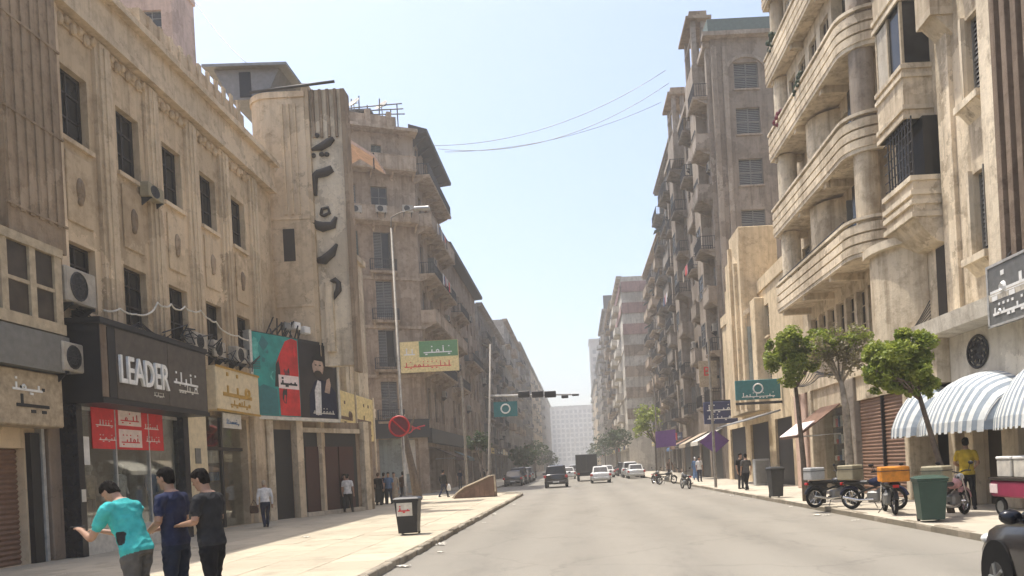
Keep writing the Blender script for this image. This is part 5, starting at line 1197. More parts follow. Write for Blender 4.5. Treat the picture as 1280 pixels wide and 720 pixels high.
    if fingers:
        for sx in (-1, 1): MB().ball(hp(sx*.032, -.084, .012), .0095, 8, 6).build('eye', 'black', t, smooth=True)
        fr = [tz((0, 0, 1.455)), tz((0, -.0, 1.482))]; MB().tube(fr, [.086, .074], 14).build('collar', shirt, t, smooth=True)
    t.scale = (S, S, S); return t

PZ = SZ
# three young men standing close together on the near pavement
p1 = person('man in bright teal T-shirt bending over, dark print on its sleeve side', (-5.05, 8.62, PZ), -104, 1.76, 'c_teal', 'c_grey', lean=.34, nod=.50, legs='shift', vox=.010, fingers=True, hem=.84, bulk=1.12,
       arms={'L': ((-.25, -.36, 1.04), (-.12, -.58, 1.10), True), 'R': ((.24, -.36, 1.04), (.12, -.62, 1.13), True)})
def stamp(p, mat, c, r):     # print on the cloth: faces inside an ellipsoid take another cloth colour
    me = [o for o in p.children if o.name.startswith('body')][0].data; me.materials.append(M(mat)); k = len(me.materials)-1
    for f in me.polygons:
        d = sum(((f.center[i]-c[i])/r[i])**4 for i in range(3))
        if d < 1 and f.material_index == 0: f.material_index = k
stamp(p1, 'c_char', (.17, -.03, 1.03), (.10, .055, .075)); stamp(p1, 'disc_red', (.17, -.03, 1.01), (.1, .028, .035))
p2 = person('man in navy printed shirt standing between two friends, facing the shops', (-4.86, 9.12, PZ), -100, 1.80, 'c_print', 'c_jean', lean=.06, nod=.12, vox=.010, fingers=True, legs='stand', bulk=1.0,
       arms={'L': ((-.26, -.05, 1.14), (-.10, -.30, 1.06)), 'R': ((.26, .0, 1.14), (.14, -.26, 1.02))})
p3 = person('man in charcoal shirt and black trousers looking down at his hands', (-4.36, 8.98, PZ), -97, 1.77, 'c_char', 'c_black', lean=.05, nod=.30, vox=.010, fingers=True, legs='shift', bulk=1.05,
       arms={'L': ((-.26, -.04, 1.15), (-.10, -.30, 1.14)), 'R': ((.26, -.02, 1.15), (.07, -.32, 1.13))})
def phone(person_loc, label, p, rz):
    t = thing('mobile_phone', label, 'phone', p, rz); MB().bbox(-.037, .037, -.075, .075, -.004, .004, .003).build('case', 'black', t); MB().box(-.033, .033, -.069, .069, .0045, .0052).build('screen', 'glass_blue', t)
# teal shirt side print
def shirt_print(p, mat, pts, name):
    m = MB(); m.ball((0, 0, 0), (.055, .012, .085), 10, 7); o = m.build(name, mat, p, loc=pts); return o
hand = Vector((-5.05, 8.62, PZ))+Matrix.Rotation(math.radians(-104), 3, 'Z') @ Vector((.05, -.745, 1.18)); phone(None, 'dark mobile phone held by the man in the teal T-shirt', hand, math.radians(-104))
# pedestrians further off
person('woman with covered head and white blouse carrying a bag past the cinema', onZ(333, 660)+Vector((0, 0, 0)), -150, 1.62, 'c_white', 'c_navy', sleeve='long', legs='walk', vox=.018, scarf='c_beige', hem=.95, lean=.08)
bag = thing('handbag', 'small dark handbag hanging beside the woman in white blouse', 'bag', onZ(333, 660)+Vector((-.36, -.05, .52))); MB().bbox(-.14, .14, -.06, .06, 0, .26, .03).build('pouch', 'c_brown', bag); MB().tube([(-.12, 0, .24), (0, 0, .46), (.12, 0, .24)], .012, 6).build('strap', 'c_brown', bag)
for lb, p, f, kw in (
    ('man in light shirt standing near the yellow sign', (425, 637), 20, dict(shirt='c_grey', trousers='c_black', legs='stand')),
    ('man dressed all in black walking by the yellow sign', (455, 637), 170, dict(shirt='c_black', trousers='c_black', legs='walk', sleeve='long')),
    ('woman in pale pink top by the cinema side corner', (474, 631), 10, dict(shirt='c_pink', trousers='c_navy', sleeve='long', scarf='c_pink')),
    ('man in dark jacket in the small crowd by the side street corner', (481, 630), 160, dict(shirt='c_navy', trousers='c_black', sleeve='long')),
    ('woman in long patterned grey robe in the small crowd by the corner', (494, 629), 0, dict(shirt='c_beige', trousers='c_grey', sleeve='long', scarf='c_char', long_coat=True)),
    ('man in dark shirt in shade by the yellow sign posts', (441, 634), 90, dict(shirt='green_grey', trousers='c_jean')),
    ('man in black carrying a white bag near the timber ramp', (555, 622), 150, dict(shirt='c_black', trousers='c_navy', sleeve='long', legs='walk'))):
    q = onZ(*p)
    if q.x < -11.4: q = Vector((-10.55, 34.3, PZ))
    person(lb, q, f, 1.70, vox=.02, **kw)
q = onZ(555, 622); bg2 = thing('shopping_bag', 'white plastic shopping bag held by the man in black near the timber ramp', 'bag', q+Vector((.34, -.05, .42))); MB().loft([[(.13*math.cos(a)*w, .06*math.sin(a)*w, z) for a in (2*math.pi*i/8 for i in range(8))] for z, w in ((0, .8), (.1, 1.1), (.28, .8), (.42, .25))]).build('sack', 'white', bg2, smooth=True)
person('man in yellow shirt and dark trousers at the shop under the striped awnings', (9.45, 18.5, PZ), 150, 1.74, 'c_yellow', 'c_black', vox=.014, legs='shift', arms={'L': ((-.26, -.02, 1.14), (-.18, -.24, 1.05)), 'R': ((.26, -.02, 1.14), (.15, -.26, 1.06))})
person('person in dark clothes standing near the purple sign on the balcony side', (7.9, 37.0, PZ), 30, 1.72, 'c_black', 'c_char', vox=.02)
person('person in grey walking behind the dark litter bin', (7.65, 34.6, PZ), 190, 1.68, 'c_grey', 'c_black', vox=.02, legs='walk')

# ------------------------------------------------------------------ trees
def tree(label, base, pts, rad, crowns, leaf='leaf', bark='bark', nleaf=2600, ls=.11, seed=1, group=None):
    t = thing('street_tree', label, 'tree', base, 0, group); rnd = random.Random(seed); B0 = Vector(base)
    m = MB(); m.tube([Vector(p)-B0 for p in pts], rad, 10); top = Vector(pts[-1])-B0
    for c, r, *_ in crowns:
        c = Vector(c)-B0
        for k in range(5):
            e = c+Vector((rnd.uniform(-.7, .7)*r[0], rnd.uniform(-.7, .7)*r[1], rnd.uniform(-.4, .6)*r[2])); mid = top+(e-top)*.5+Vector((rnd.uniform(-.15, .15), rnd.uniform(-.15, .15), rnd.uniform(-.05, .1)))
            m.tube([top-Vector((0, 0, .15)), mid, e], [rad[-1]*.6, rad[-1]*.4, .012], 6)
            for q in range(3):
                e2 = mid+(e-mid)*rnd.uniform(.2, 1)+Vector((rnd.uniform(-.4, .4)*r[0], rnd.uniform(-.4, .4)*r[1], rnd.uniform(-.1, .5)*r[2])); m.tube([mid+(e-mid)*.3, e2], [.02, .008], 5)
    m.build('trunk', bark, t, smooth=True)
    cm = MB()
    for c, r, frac, *lm in crowns:
        c = Vector(c)-B0; n = int(nleaf*frac)
        clumps = [(Vector((rnd.gauss(0, .5), rnd.gauss(0, .5), rnd.gauss(0, .5))), rnd.uniform(.18, .40)) for _ in range(44)]
        for k in range(n):
            cc, cr = rnd.choice(clumps); d = Vector((rnd.gauss(0, 1), rnd.gauss(0, 1), rnd.gauss(0, 1))); d = d.normalized()*cr*rnd.random()**.4
            p = cc+d
            if p.length > 1.1: continue
            p = c+Vector((p.x*r[0], p.y*r[1], p.z*r[2]))
            a = Vector((rnd.gauss(0, 1), rnd.gauss(0, 1), rnd.gauss(0, .6))).normalized(); b_ = a.cross(Vector((rnd.gauss(0, 1), rnd.gauss(0, 1), rnd.gauss(0, 1)))).normalized(); s = ls*rnd.uniform(.6, 1.3)
            cm.quad(p-a*s*.5, p+b_*s*.28, p+a*s*.5, p-b_*s*.28, (lm[0] if lm else 0))
    cm.build('crown', [leaf, 'leaf_dry'], t)
    return t
def P3(x, y, Y): return onY(x, y, Y)
tree('bright green bushy street tree beside the striped awnings', (8.75, 17.9, PZ), [(8.75, 17.9, .0), (8.62, 17.95, 1.0), (8.3, 17.9, 2.2), (8.1, 17.9, 3.0)], [.09, .075, .06, .05], [(P3(1128, 450, 17.9), (.85, .8, .72), 1.0), (P3(1105, 470, 17.9), (.5, .5, .4), .3), (P3(1150, 480, 18), (.4, .4, .35), .2)], 'leaf', 'bark', 15000, .11, 3)
tree('green street tree before the pale pier near the sloping awning', (7.5, 25.2, PZ), [(7.5, 25.2, 0), (7.48, 25.2, 1.5), (7.4, 25.2, 3.2), (7.35, 25.2, 4.0)], [.11, .09, .07, .055], [(P3(990, 446, 25), (.85, .8, .95), 1.0), (P3(1018, 432, 25), (.5, .5, .5), .3)], 'leaf', 'bark', 13000, .12, 4)
tree('half dry street tree with mottled pale trunk before the brown shutters', (8.35, 23.3, PZ), [(8.35, 23.3, 0), (8.33, 23.3, 1.6), (8.3, 23.3, 3.0), (8.2, 23.3, 3.9)], [.15, .13, .11, .07], [(P3(1048, 436, 23.3), (.95, .8, .85), .6, 1), (P3(1066, 425, 23.3), (.6, .5, .45), .3, 0), (P3(1030, 428, 23.3), (.5, .5, .45), .25, 0)], 'leaf', 'trunk_pale', 4600, .10, 5)
LT = thing('bare_tree', 'dark bare leaning tree trunk behind the black litter bin', 'tree', (-9.85, 46.0, PZ))
m = MB(); m.tube([(.1, 0, 0), (-.1, 0, 1.5), (-.35, 0, 3.0), (-.5, 0, 4.2), (-.45, .1, 5.2)], [.30, .24, .19, .15, .05], 10); m.build('trunk', 'bark', LT, smooth=True)
for q in ([(-.4, 0, 3.6), (-.8, .1, 4.6), (-1.0, .2, 5.3)], [(-.45, 0, 3.9), (.1, -.2, 4.8), (.3, -.2, 5.5)], [(-.5, 0, 4.2), (-.6, .3, 5.0)]): MB().tube(q, [.09, .05, .015][:len(q)], 6).build('limb', 'bark', LT, smooth=True)
tree('small dark green tree by the traffic light pole', (-7.2, 57.0, .0), [(-7.2, 57, 0), (-7.2, 57, 2.2)], [.12, .08], [(P3(598, 552, 57), (1.0, .9, .8), 1.0)], 'leaf_dark', 'bark', 1500, .22, 7)
tree('green street tree beside the purple banners', (7.7, 74.0, PZ), [(7.7, 74, 0), (7.7, 74, 3.5)], [.15, .1], [(P3(806, 527, 74), (1.7, 1.5, 1.6), 1.0)], 'leaf', 'bark', 2000, .3, 8)
for k, (x, y, Y, r) in enumerate(((770, 548, 115, 2.4), (756, 556, 150, 2.6), (668, 566, 120, 2.4), (655, 570, 96, 1.8), (745, 566, 190, 3.0), (684, 575, 170, 2.6))):
    c = P3(x, y, Y); tree(('dark street tree before the red and white block', 'hazy street tree just beyond the red and white block', 'dark street tree in front of the grey stone building', 'dark street tree where the brown corner building ends', 'palest hazy street tree near the pale grey tower', 'hazy street tree before the palest far building on the cinema side')[k], (c.x, Y, 0), [(c.x, Y, 0), (c.x, Y, max(1.5, c.z-1))], [.18, .1], [(c, (r, r, r*.8), 1)], 'leaf_dark', 'bark', 900, .5, 20+k, 'far street trees')

# ------------------------------------------------------------------ bins, ramp, poles, signs
def wheelie_bin(label, loc, rz, mat, h=1.0, w=.30, sticker=False, name='litter_bin'):
    t = thing(name, label, 'bin', loc, rz); m = MB()
    def sq(a, z, d=1): return [(a*sx*d, a*sy, z) for sx, sy in ((-1, -1), (1, -1), (1, 1), (-1, 1))]
    m.loft([sq(w*.80, .05), sq(w, h*.86), sq(w*1.08, h*.87), sq(w*1.08, h*.91)]); m.build('body', mat, t)
    m = MB(); m.loft([sq(w*1.12, h*.915), sq(w*1.14, h*.94), sq(w*.9, h*.985), sq(w*.5, h)]); m.build('lid', mat, t)
    for sx in (-1, 1):
        m = MB(); m.cyl((sx*w*.62, w*.78, .07), (sx*w*.80, w*.78, .07), .07, n=12); m.build('wheel', 'rubber', t)
    MB().cyl((-w*.8, w*1.16, h*.9), (w*.8, w*1.16, h*.9), .018, n=6).build('handle', mat, t)
    if sticker:
        o = MB().box(-w*.82, w*.5, -w*1.005-.004, -w*1.0+.01, h*.50, h*.84).build('sticker', 'offwhite', t); q = MB(); squiggle(q, -w*.7, h*.62, w*1.0, h*.12, -w*1.006-.004, random.Random(3), .03); q.build('print', 'red', t)
    return t
wheelie_bin('black litter bin with pale red sticker standing near the kerb', (-4.5, 19.95, PZ), .05, 'black', 1.0, .30, True)
wheelie_bin('dark green wheeled bin under the bright green street tree', (7.42, 16.1, PZ), -.2, 'green_bin', .98, .28)
wheelie_bin('tall dark bin with a bag on top near the kerb by the ochre building', (7.25, 28.0, PZ), .1, 'metal_dark', 1.15, .24)
wheelie_bin('small black bin beside the parked delivery motorbikes', (7.2, 23.0, PZ), .1, 'black', .7, .22)
rp = onZ(594, 622); TR = thing('timber_ramp', 'brown wedge of boards with pale edging on the corner pavement', 'ramp', (rp.x, rp.y+.4, PZ))
m = MB(); m.prism([(-1.25, 0), (1.2, 0), (1.15, 1.2), (.85, 1.15), (.1, .85), (-.6, .60), (-1.0, .3)], -.5, .5, 'y'); m.build('core', 'wood', TR)
for k in range(8):
    x = -1.15+.29*k; hh = .12+max(0, (x+1.25)*.47); MB().box(x, x+.26, -.54, -.502, .03, min(1.2, hh)).build('board', 'brick_brown', TR)
MB().tube([(-1.3, -.5, .05), (-1.02, -.5, .34), (-.6, -.5, .64), (.1, -.5, .9), (.84, -.5, 1.2), (1.18, -.5, 1.26), (1.2, -.5, .3)], .05, 6).build('edging', 'stone', TR)
def lamp_post():
    t = thing('lamp_post', 'tall slim lamp post with curved arm in front of the corner building', 'lamp post', (-8.2, 36, PZ)); top = onY(489, 285, 36)-Vector((-8.2, 36, PZ)); a1 = onY(489, 272, 36)-Vector((-8.2, 36, PZ)); a2 = onY(500, 266, 36)-Vector((-8.2, 36, PZ)); a3 = onY(520, 261, 36)-Vector((-8.2, 36, PZ))
    MB().tube([(0, 0, 0), (0, 0, 1.0), (0, 0, 1.02), top], [.12, .11, .075, .045], 10).build('pole', 'pole_grey', t, smooth=True); MB().tube([top, a1, a2, a3], [.04, .04, .035, .03], 8).build('arm', 'pole_grey', t, smooth=True)
    d = onY(500, 533, 36)-Vector((-8.2, 36, PZ)); m = MB(); m.prism(ell(d.x, d.z, .52, .52), -.16, -.13, 'y'); ds = m.build('sign_disc', 'disc_red', t); ds['label'] = 'round dark red road sign on the lamp post'
    MB().torus((d.x, -.165, d.z), .46, .05, 'y', 24, 5).build('rim', 'poster_red', ds); MB().tube([(d.x-.32, -.165, d.z+.32), (d.x+.32, -.165, d.z-.32)], .045, 5).build('slash', 'poster_red', ds); MB().box(d.x-.1, d.x+.1, -.13, 0, d.z-.04, d.z+.04).build('clamp', 'pole_grey', ds)
    MB().bbox(a3.x-.1, a3.x+.65, -.14, .14, a3.z-.07, a3.z+.08, .04).build('lamp_head', 'steel', t)
lamp_post()
tp = onZ(612, 618); TL = thing('traffic_light', 'traffic light pole with long arm and signal heads over the road', 'traffic light', (tp.x, tp.y, PZ)); Y0 = tp.y
def tl(x, y): return onY(x, y, Y0)-Vector((tp.x, tp.y, PZ))
q = tl(613, 430); MB().tube([(0, 0, 0), (0, 0, .5), (q.x, 0, q.z)], [.13, .10, .06], 10).build('pole', 'pole_grey', TL, smooth=True)
a, c = tl(613, 495), tl(722, 493); MB().tube([a, c], [.07, .045], 8).build('arm', 'steel', TL, smooth=True)
for x in (655, 672, 688):
    p = tl(x, 493); hd = MB().bbox(p.x-.36, p.x+.36, -.22, .1, p.z-.2, p.z+.2, .03).build('signal_head', 'black', TL)
    for k in range(3): MB().cyl((p.x-.23+.23*k, -.20, p.z), (p.x-.23+.23*k, -.30, p.z), .085, .095, 12).build('lens_hood', 'black', hd)
p = tl(706, 495); MB().bbox(p.x-.22, p.x+.22, -.1, .1, p.z-.14, p.z+.06, .03).build('camera', 'metal_dark', TL); p = tl(718, 494); MB().bbox(p.x-.15, p.x+.3, -.08, .08, p.z-.05, p.z+.08, .03).build('camera', 'metal_dark', TL)
p = tl(632, 511); s_ = MB().box(p.x-.75, p.x+.75, -.08, -.03, p.z-.5, p.z+.45).build('direction_sign', 'teal_sign', TL); MB().torus((p.x, -.085, p.z), .28, .05, 'y', 14, 4).build('print', 'white', s_)
def sign_pole(label, loc, H, parts, r=.05, name='sign_post', cat='sign'):
    t = thing(name, label, cat, loc); MB().cyl((0, 0, 0), (0, 0, H), r, r*.8, 8).build('pole', 'pole_grey', t)
    for nm, mat, pts, y in parts: m = MB(); m.prism(pts, y-.03, y, 'y'); m.build(nm, mat, t)
    return t
dia = lambda cx, cz, r: [(cx-r*1.25, cz), (cx, cz-r), (cx+r*1.25, cz), (cx, cz+r)]
sign_pole('purple diamond banner on a pole by the dark blue sign', (8.6, 47.5, PZ), 4.2, [('banner', 'purple', dia(.0, 2.6, .75), -.06)])
sign_pole('purple rectangular banner on a pole beside a green tree', (7.4, 60.5, PZ), 4.6, [('banner', 'purple', [(-1.1, 2.6), (.5, 2.7), (.5, 4.0), (-1.1, 3.9)], -.06)])
sign_pole('tall plain pole beside the timber ramp', (-6.9, 47.2, PZ), 7.5, [], .09, 'utility_pole', 'pole')
sign_pole('steel pole on the pavement by the ochre building', (7.3, 40.5, PZ), 8.0, [], .08, 'utility_pole', 'pole'); sign_pole('far slim lamp pole past the green tree', (7.2, 68, PZ), 9, [], .07, 'utility_pole', 'pole')
CB2 = thing('cable_box', 'grey electric cabinet against the ochre building', 'cabinet', (9.7, 40.2, PZ)); MB().bbox(-.4, .4, -.25, .25, 0, 1.4, .03).build('case', 'box_grey', CB2); MB().box(-.34, .34, -.262, -.252, .1, 1.3).build('door', 'metal_grey', CB2)

# overhead wires
for k, (a, c, Ya, Yb, sg, lb) in enumerate((((543, 182), (832, 88), 66, 66, 1.6, 'upper'), ((547, 186), (836, 104), 67, 66, 2.0, 'middle'), ((556, 190), (826, 128), 72, 78, 1.2, 'lower'))):
    A_, B_ = onY(*a, Ya), onY(*c, Yb); cable('overhead_wire', '%s thin wire sagging across the street against the sky' % lb, 'wire', [A_, B_], .028, 'metal_grey', 5, sg, 16)
A_, B_ = onY(242, 0, 46), onY(312, 82, 40); cable('overhead_wire', 'thin wire slanting from the pinkish block to the cinema roof shed', 'wire', [A_, B_], .02, 'metal_grey', 5, .3, 8)

# ------------------------------------------------------------------ motorbikes
def motorbike(label, loc, rz, box=None, body='c_navy', group=None, boxsize=(.27, .26, .42)):
    """heading local +y"""
    t = thing('motorbike', label, 'motorbike', loc, rz, group); 
    for y in (-.62, .66):
        w = MB(); w.torus((0, y, .29), .245, .045, 'x', 22, 8); o = w.build('wheel', 'rubber', t, smooth=True)
        r = MB(); r.torus((0, y, .29), .205, .012, 'x', 20, 5); r.cyl((-.05, y, .29), (.05, y, .29), .045, n=10)
        for k in range(10):
            a = 2*math.pi*k/10; r.cyl((0, y, .29), (0, y+.205*math.cos(a), .29+.205*math.sin(a)), .006, n=4)
        r.build('rim', 'chrome', o)
    m = MB(); m.tube([(0, .42, .86), (0, .1, .60), (0, -.25, .50), (0, -.62, .29)], [.03, .03, .03, .022], 8); m.tube([(0, .40, .80), (0, .18, .34), (0, -.2, .30)], .024, 8); m.tube([(0, -.2, .55), (0, -.55, .66), (0, -.85, .70)], .022, 8); m.build('frame', 'metal_dark', t)
    m = MB(); m.bbox(-.13, .13, -.12, .24, .20, .50, .05); m.cyl((0, .12, .42), (0, .26, .52), .09, .07, 10); m.build('engine', 'metal_grey', t)
    m = MB(); m.tube([(-.09, .66, .29), (-.09, .52, .62), (-.07, .42, .92)], .022, 8); m.tube([(.09, .66, .29), (.09, .52, .62), (.07, .42, .92)], .022, 8); m.build('fork', 'chrome', t)
    m = MB(); m.tube([(-.36, .22, 1.02), (-.2, .36, 1.02), (0, .42, .96), (.2, .36, 1.02), (.36, .22, 1.02)], .016, 6); m.build('handlebar', 'black', t)
    m = MB(); m.loft([[(rx*math.cos(2*math.pi*i/12), y, .73+rz_*math.sin(2*math.pi*i/12)) for i in range(12)] for y, rx, rz_ in ((.40, .06, .06), (.32, .13, .11), (.12, .15, .13), (-.05, .09, .08))]); m.build('tank', body, t, smooth=True)
    m = MB(); m.bbox(-.13, .13, -.78, -.04, .68, .78, .04); m.build('seat', 'black', t)
    for y, a0, a1 in ((.66, .3, 2.2), (-.62, .9, 2.8)):
        m = MB(); m.tube([(0, y+.31*math.cos(a0+(a1-a0)*k/7), .29+.31*math.sin(a0+(a1-a0)*k/7)) for k in range(8)], .05, 6); m.build('mudguard', body, t)
    m = MB(); m.ball((0, .52, .86), (.09, .07, .09), 10, 7); m.build('headlight', 'lamp_clear', t); m = MB(); m.bbox(-.07, .07, -.90, -.84, .66, .73, .01); m.build('tail_light', 'lamp_red', t)
    m = MB(); m.tube([(.13, .1, .28), (.16, -.3, .26), (.17, -.75, .34)], [.025, .035, .045], 8); m.build('exhaust', 'chrome', t)
    for s in (-1, 1): m = MB(); m.cyl((s*.3, .26, 1.02), (s*.34, .24, 1.16), .008, n=5); m.ball((s*.36, .24, 1.19), (.06, .015, .04), 8, 6); m.build('mirror', 'black', t)
    m = MB(); m.cyl((-.1, -.05, .25), (-.28, -.02, .02), .012, n=5); m.build('side_stand', 'metal_dark', t)
    if box:
        w_, l_, h_ = boxsize; m = MB(); m.bbox(-w_, w_, -.62-l_, -.62+l_, .80, .80+h_, .025); bx_ = m.build('delivery_box', box, t); MB().box(-w_-.008, w_+.008, -.62-l_-.008, -.62+l_+.008, .80+h_*.70, .80+h_*.74).build('lid_seam', 'metal_dark', bx_)
    return t
motorbike('motorbike with grey delivery box parked before the sloping awning shop', (7.35, 21.9, PZ), math.radians(-78), 'box_grey', 'black', boxsize=(.23, .22, .36))
motorbike('motorbike with tan delivery box parked beside the grey boxed motorbike', (7.75, 20.1, PZ), math.radians(-140), 'box_tan', 'c_navy', boxsize=(.26, .24, .40))
motorbike('motorbike with bright orange delivery box parked facing the brown shutters', (7.62, 18.7, PZ), math.radians(-12), 'orange', 'black', boxsize=(.32, .27, .36))
motorbike('motorbike with round tan sack-like box behind the green bin', (8.25, 16.9, PZ), math.radians(-50), 'box_tan', 'c_pink', boxsize=(.24, .24, .36))
motorbike('dark motorbike parked at the kerb near the purple diamond banner', (6.2, 44.0, 0), math.radians(10), None, 'black'); motorbike('motorbike parked at the kerb close to a green tree', (5.9, 58.0, 0), math.radians(-25), None, 'black'); motorbike('motorbike parked half on the road by the purple rectangular banner', (6.3, 54.5, 0), math.radians(-60), None, 'black')
# vendor cart at the right edge
VC = thing('vendor_cart', 'magenta and dark vendor cart under the striped awning', 'cart', (9.5, 15.75, PZ), math.radians(-90))
MB().bbox(-1.0, 1.0, -.45, .45, .42, .78, .04).build('body', 'magenta', VC); MB().box(-1.02, 1.02, -.47, .47, .78, .84).build('tray', 'wood_dark', VC); MB().bbox(-1.0, -.7, -.46, -.44, .5, .7, .005).build('panel', 'pinkwhite', VC)
for x in (-.7, .7):
    for y in (-.38, .38):
        m = MB(); m.torus((x, y, .21), .17, .04, 'y', 16, 6); w_ = m.build('wheel', 'rubber', VC); MB().cyl((x, y-.03, .21), (x, y+.03, .21), .13, n=12).build('hub', 'metal_grey', w_)
MB().tube([(1.0, -.3, .7), (1.35, -.3, .95), (1.35, .3, .95), (1.0, .3, .7)], .02, 6).build('handle', 'chrome', VC)
for k, x in enumerate((-.7, -.05, .6)):
    t = thing('foam_box', ('pale foam box at the front end of the magenta vendor cart', 'pale foam box in the middle of the magenta vendor cart', 'pale foam box by the handle of the magenta vendor cart')[k], 'box', (9.5, 15.75-x, PZ+.841), math.radians(-90+3*k)); MB().bbox(-.27, .27, -.3, .3, 0, .38, .02).build('base', 'offwhite', t); MB().bbox(-.285, .285, -.315, .315, .381, .45, .02).build('lid', 'white', t)

# ------------------------------------------------------------------ cars
def car(label, loc, rz, paint, kind='sedan', group=None, name='car', cat='car'):
    """nose towards local +y"""
    t = thing(name, label, cat, loc, rz, group)
    if kind == 'sedan': st = [(-2.15, .42, .72, .70, .80), (-2.10, .30, .84, .78, .90), (-1.6, .24, .86, .84, .97), (-.8, .22, .87, .86, .95), (.5, .22, .87, .86, .93), (1.2, .22, .86, .83, .90), (1.75, .26, .82, .76, .82), (2.05, .30, .72, .66, .72), (2.17, .40, .55, .52, .60)]; cab = [(-1.75, .66, .58, .97), (-1.15, .60, .58, 1.40), (.0, .62, .60, 1.46), (.45, .62, .58, 1.40), (1.2, .70, .60, .92)]
    else: st = [(-2.1, .45, .76, .74, 1.0), (-2.05, .34, .86, .82, 1.06), (-1.5, .28, .90, .86, 1.08), (0, .28, .91, .87, 1.06), (1.0, .28, .90, .86, 1.04), (1.7, .32, .86, .80, .98), (2.05, .38, .78, .72, .86), (2.15, .5, .62, .58, .70)]; cab = [(-2.03, .78, .70, 1.07), (-1.8, .72, .66, 1.66), (-.2, .72, .68, 1.74), (.35, .71, .66, 1.68), (1.1, .76, .68, 1.03)]
    def ring(y, z0, wb, wm, zt): 
        zm = z0+(zt-z0)*.55
        return [(-wb*.86, y, z0), (-wb, y, z0+.10), (-wb*1.0, y, zm), (-wm, y, zt-.05), (-wm*.90, y, zt), (0, y, zt+.03), (wm*.90, y, zt), (wm, y, zt-.05), (wb, y, zm), (wb, y, z0+.10), (wb*.86, y, z0)]
    m = MB(); m.loft([ring(*s) for s in st]); m.build('body', paint, t, smooth=True)
    zb = .02
    m = MB(); n = len(cab)
    R_ = [[(-wl, y, zl), (-wu, y, zz), (wu, y, zz), (wl, y, zl)] for y, wl, wu, zz in cab for zl in [cab[0][3]-.06]]
    m.loft(R_); m.build('windows', 'glass_dark', t)
    rf = MB(); rr = [(y, wu, zz) for y, wl, wu, zz in cab[1:-1]]; rf.loft([[(-wu-.02, y, zz-.05), (-wu-.01, y, zz+.005), (-wu*.8, y, zz+.035), (wu*.8, y, zz+.035), (wu+.01, y, zz+.005), (wu+.02, y, zz-.05)] for y, wu, zz in rr]); rf.build('roof', paint, t, smooth=True)
    for s in (-1, 1):
        for (ya, wa, _, za), (yb, _, wb2, zb2) in ((cab[0], cab[1]), (cab[-1], cab[-2])):
            MB().tube([(s*(wa+.01), ya, za-.02), (s*(wb2+.01), yb, zb2)], .035, 6).build('pillar', paint, t)
        MB().tube([(s*(cab[2][1]+.045), cab[2][0]-.35, cab[0][3]-.05), (s*(cab[2][2]+.012), cab[2][0]-.3, cab[2][3])], .03, 6).build('pillar', paint, t)
        wz, wr = (.31, .31) if kind == 'sedan' else (.35, .35)
        for y in (-1.32, 1.36):
            wmx = .87 if kind == 'sedan' else .90
            MB().cyl((s*(wmx-.2), y, wz+.03), (s*(wmx+.004), y, wz+.03), wr+.06, n=24).build('wheel_well_shade', 'rubber', t)  # dark disc in place of the hollow, shaded wheel well
            m = MB(); m.torus((s*(wmx-.08), y, wz), wr-.085, .085, 'x', 22, 8); w_ = m.build('wheel', 'rubber', t, smooth=True)
            q = MB(); q.cyl((s*(wmx-.12), y, wz), (s*(wmx+.006), y, wz), wr*.62, wr*.55, 14); q.build('rim', 'metal_dark', w_)
            for k in range(5):
                a = 2*math.pi*k/5; MB().cyl((s*(wmx+.008), y, wz), (s*(wmx+.008), y+wr*.5*math.cos(a), wz+wr*.5*math.sin(a)), .022, n=5).build('spoke', 'metal_grey', w_)
        yl = st[-2][0]; m = MB(); m.ball((s*(st[-2][2]-.12), yl-.02, st[-2][4]-.07), (.14, .10, .065), 10, 7); m.build('headlight', 'lamp_clear', t, smooth=True)
        yl = st[1][0]; m = MB(); m.bbox(s*(st[1][2]-.02)-.12, s*(st[1][2]-.02)+.10, yl-.06, yl+.06, st[1][4]-.26, st[1][4]-.06, .02); m.build('tail_light', 'lamp_red', t)
        m = MB(); m.cyl((s*(cab[-1][1]+.08), .78, .93 if kind == 'sedan' else 1.06), (s*(cab[-1][1]+.22), .74, .97 if kind == 'sedan' else 1.10), .02, n=6); m.ball((s*(cab[-1][1]+.29), .74, 1.0 if kind == 'sedan' else 1.13), (.11, .075, .075), 12, 8); m.build('wing_mirror', 'black_gloss', t, smooth=True)
        for y in (-.75, .2): MB().bbox(s*.875-.015, s*.875+.015, y-.1, y+.1, .74, .77, .008).build('door_handle', paint, t)
    yb = st[0][0]; MB().bbox(-.7, .7, yb-.06, yb+.1, .36, .56, .04).build('rear_bumper', paint, t); MB().box(-.24, .24, yb-.068, yb-.061, .42, .53).build('number_plate', 'plate', t)
    yf = st[-1][0]; MB().bbox(-.6, .6, yf-.08, yf+.05, .34, .5, .04).build('front_bumper', 'black', t); MB().bbox(-.4, .4, yf-.1, yf+.03, .52, .60, .02).build('grille', 'metal_dark', t)
    return t
car('dark saloon car parked at the kerb beside the vendor cart', (5.06, 6.5, 0), math.radians(-5), 'car_dark', 'sedan')
car('black off-road car driving away down the middle of the road', (-1.75, 61.4, 0), 0, 'car_black', 'suv')
car('white saloon car driving away beside the dark truck', (2.0, 68.8, 0), 0, 'car_white', 'sedan')
car('white car far along the road beyond the white saloon', (3.5, 92, 0), 0, 'car_white', 'sedan')
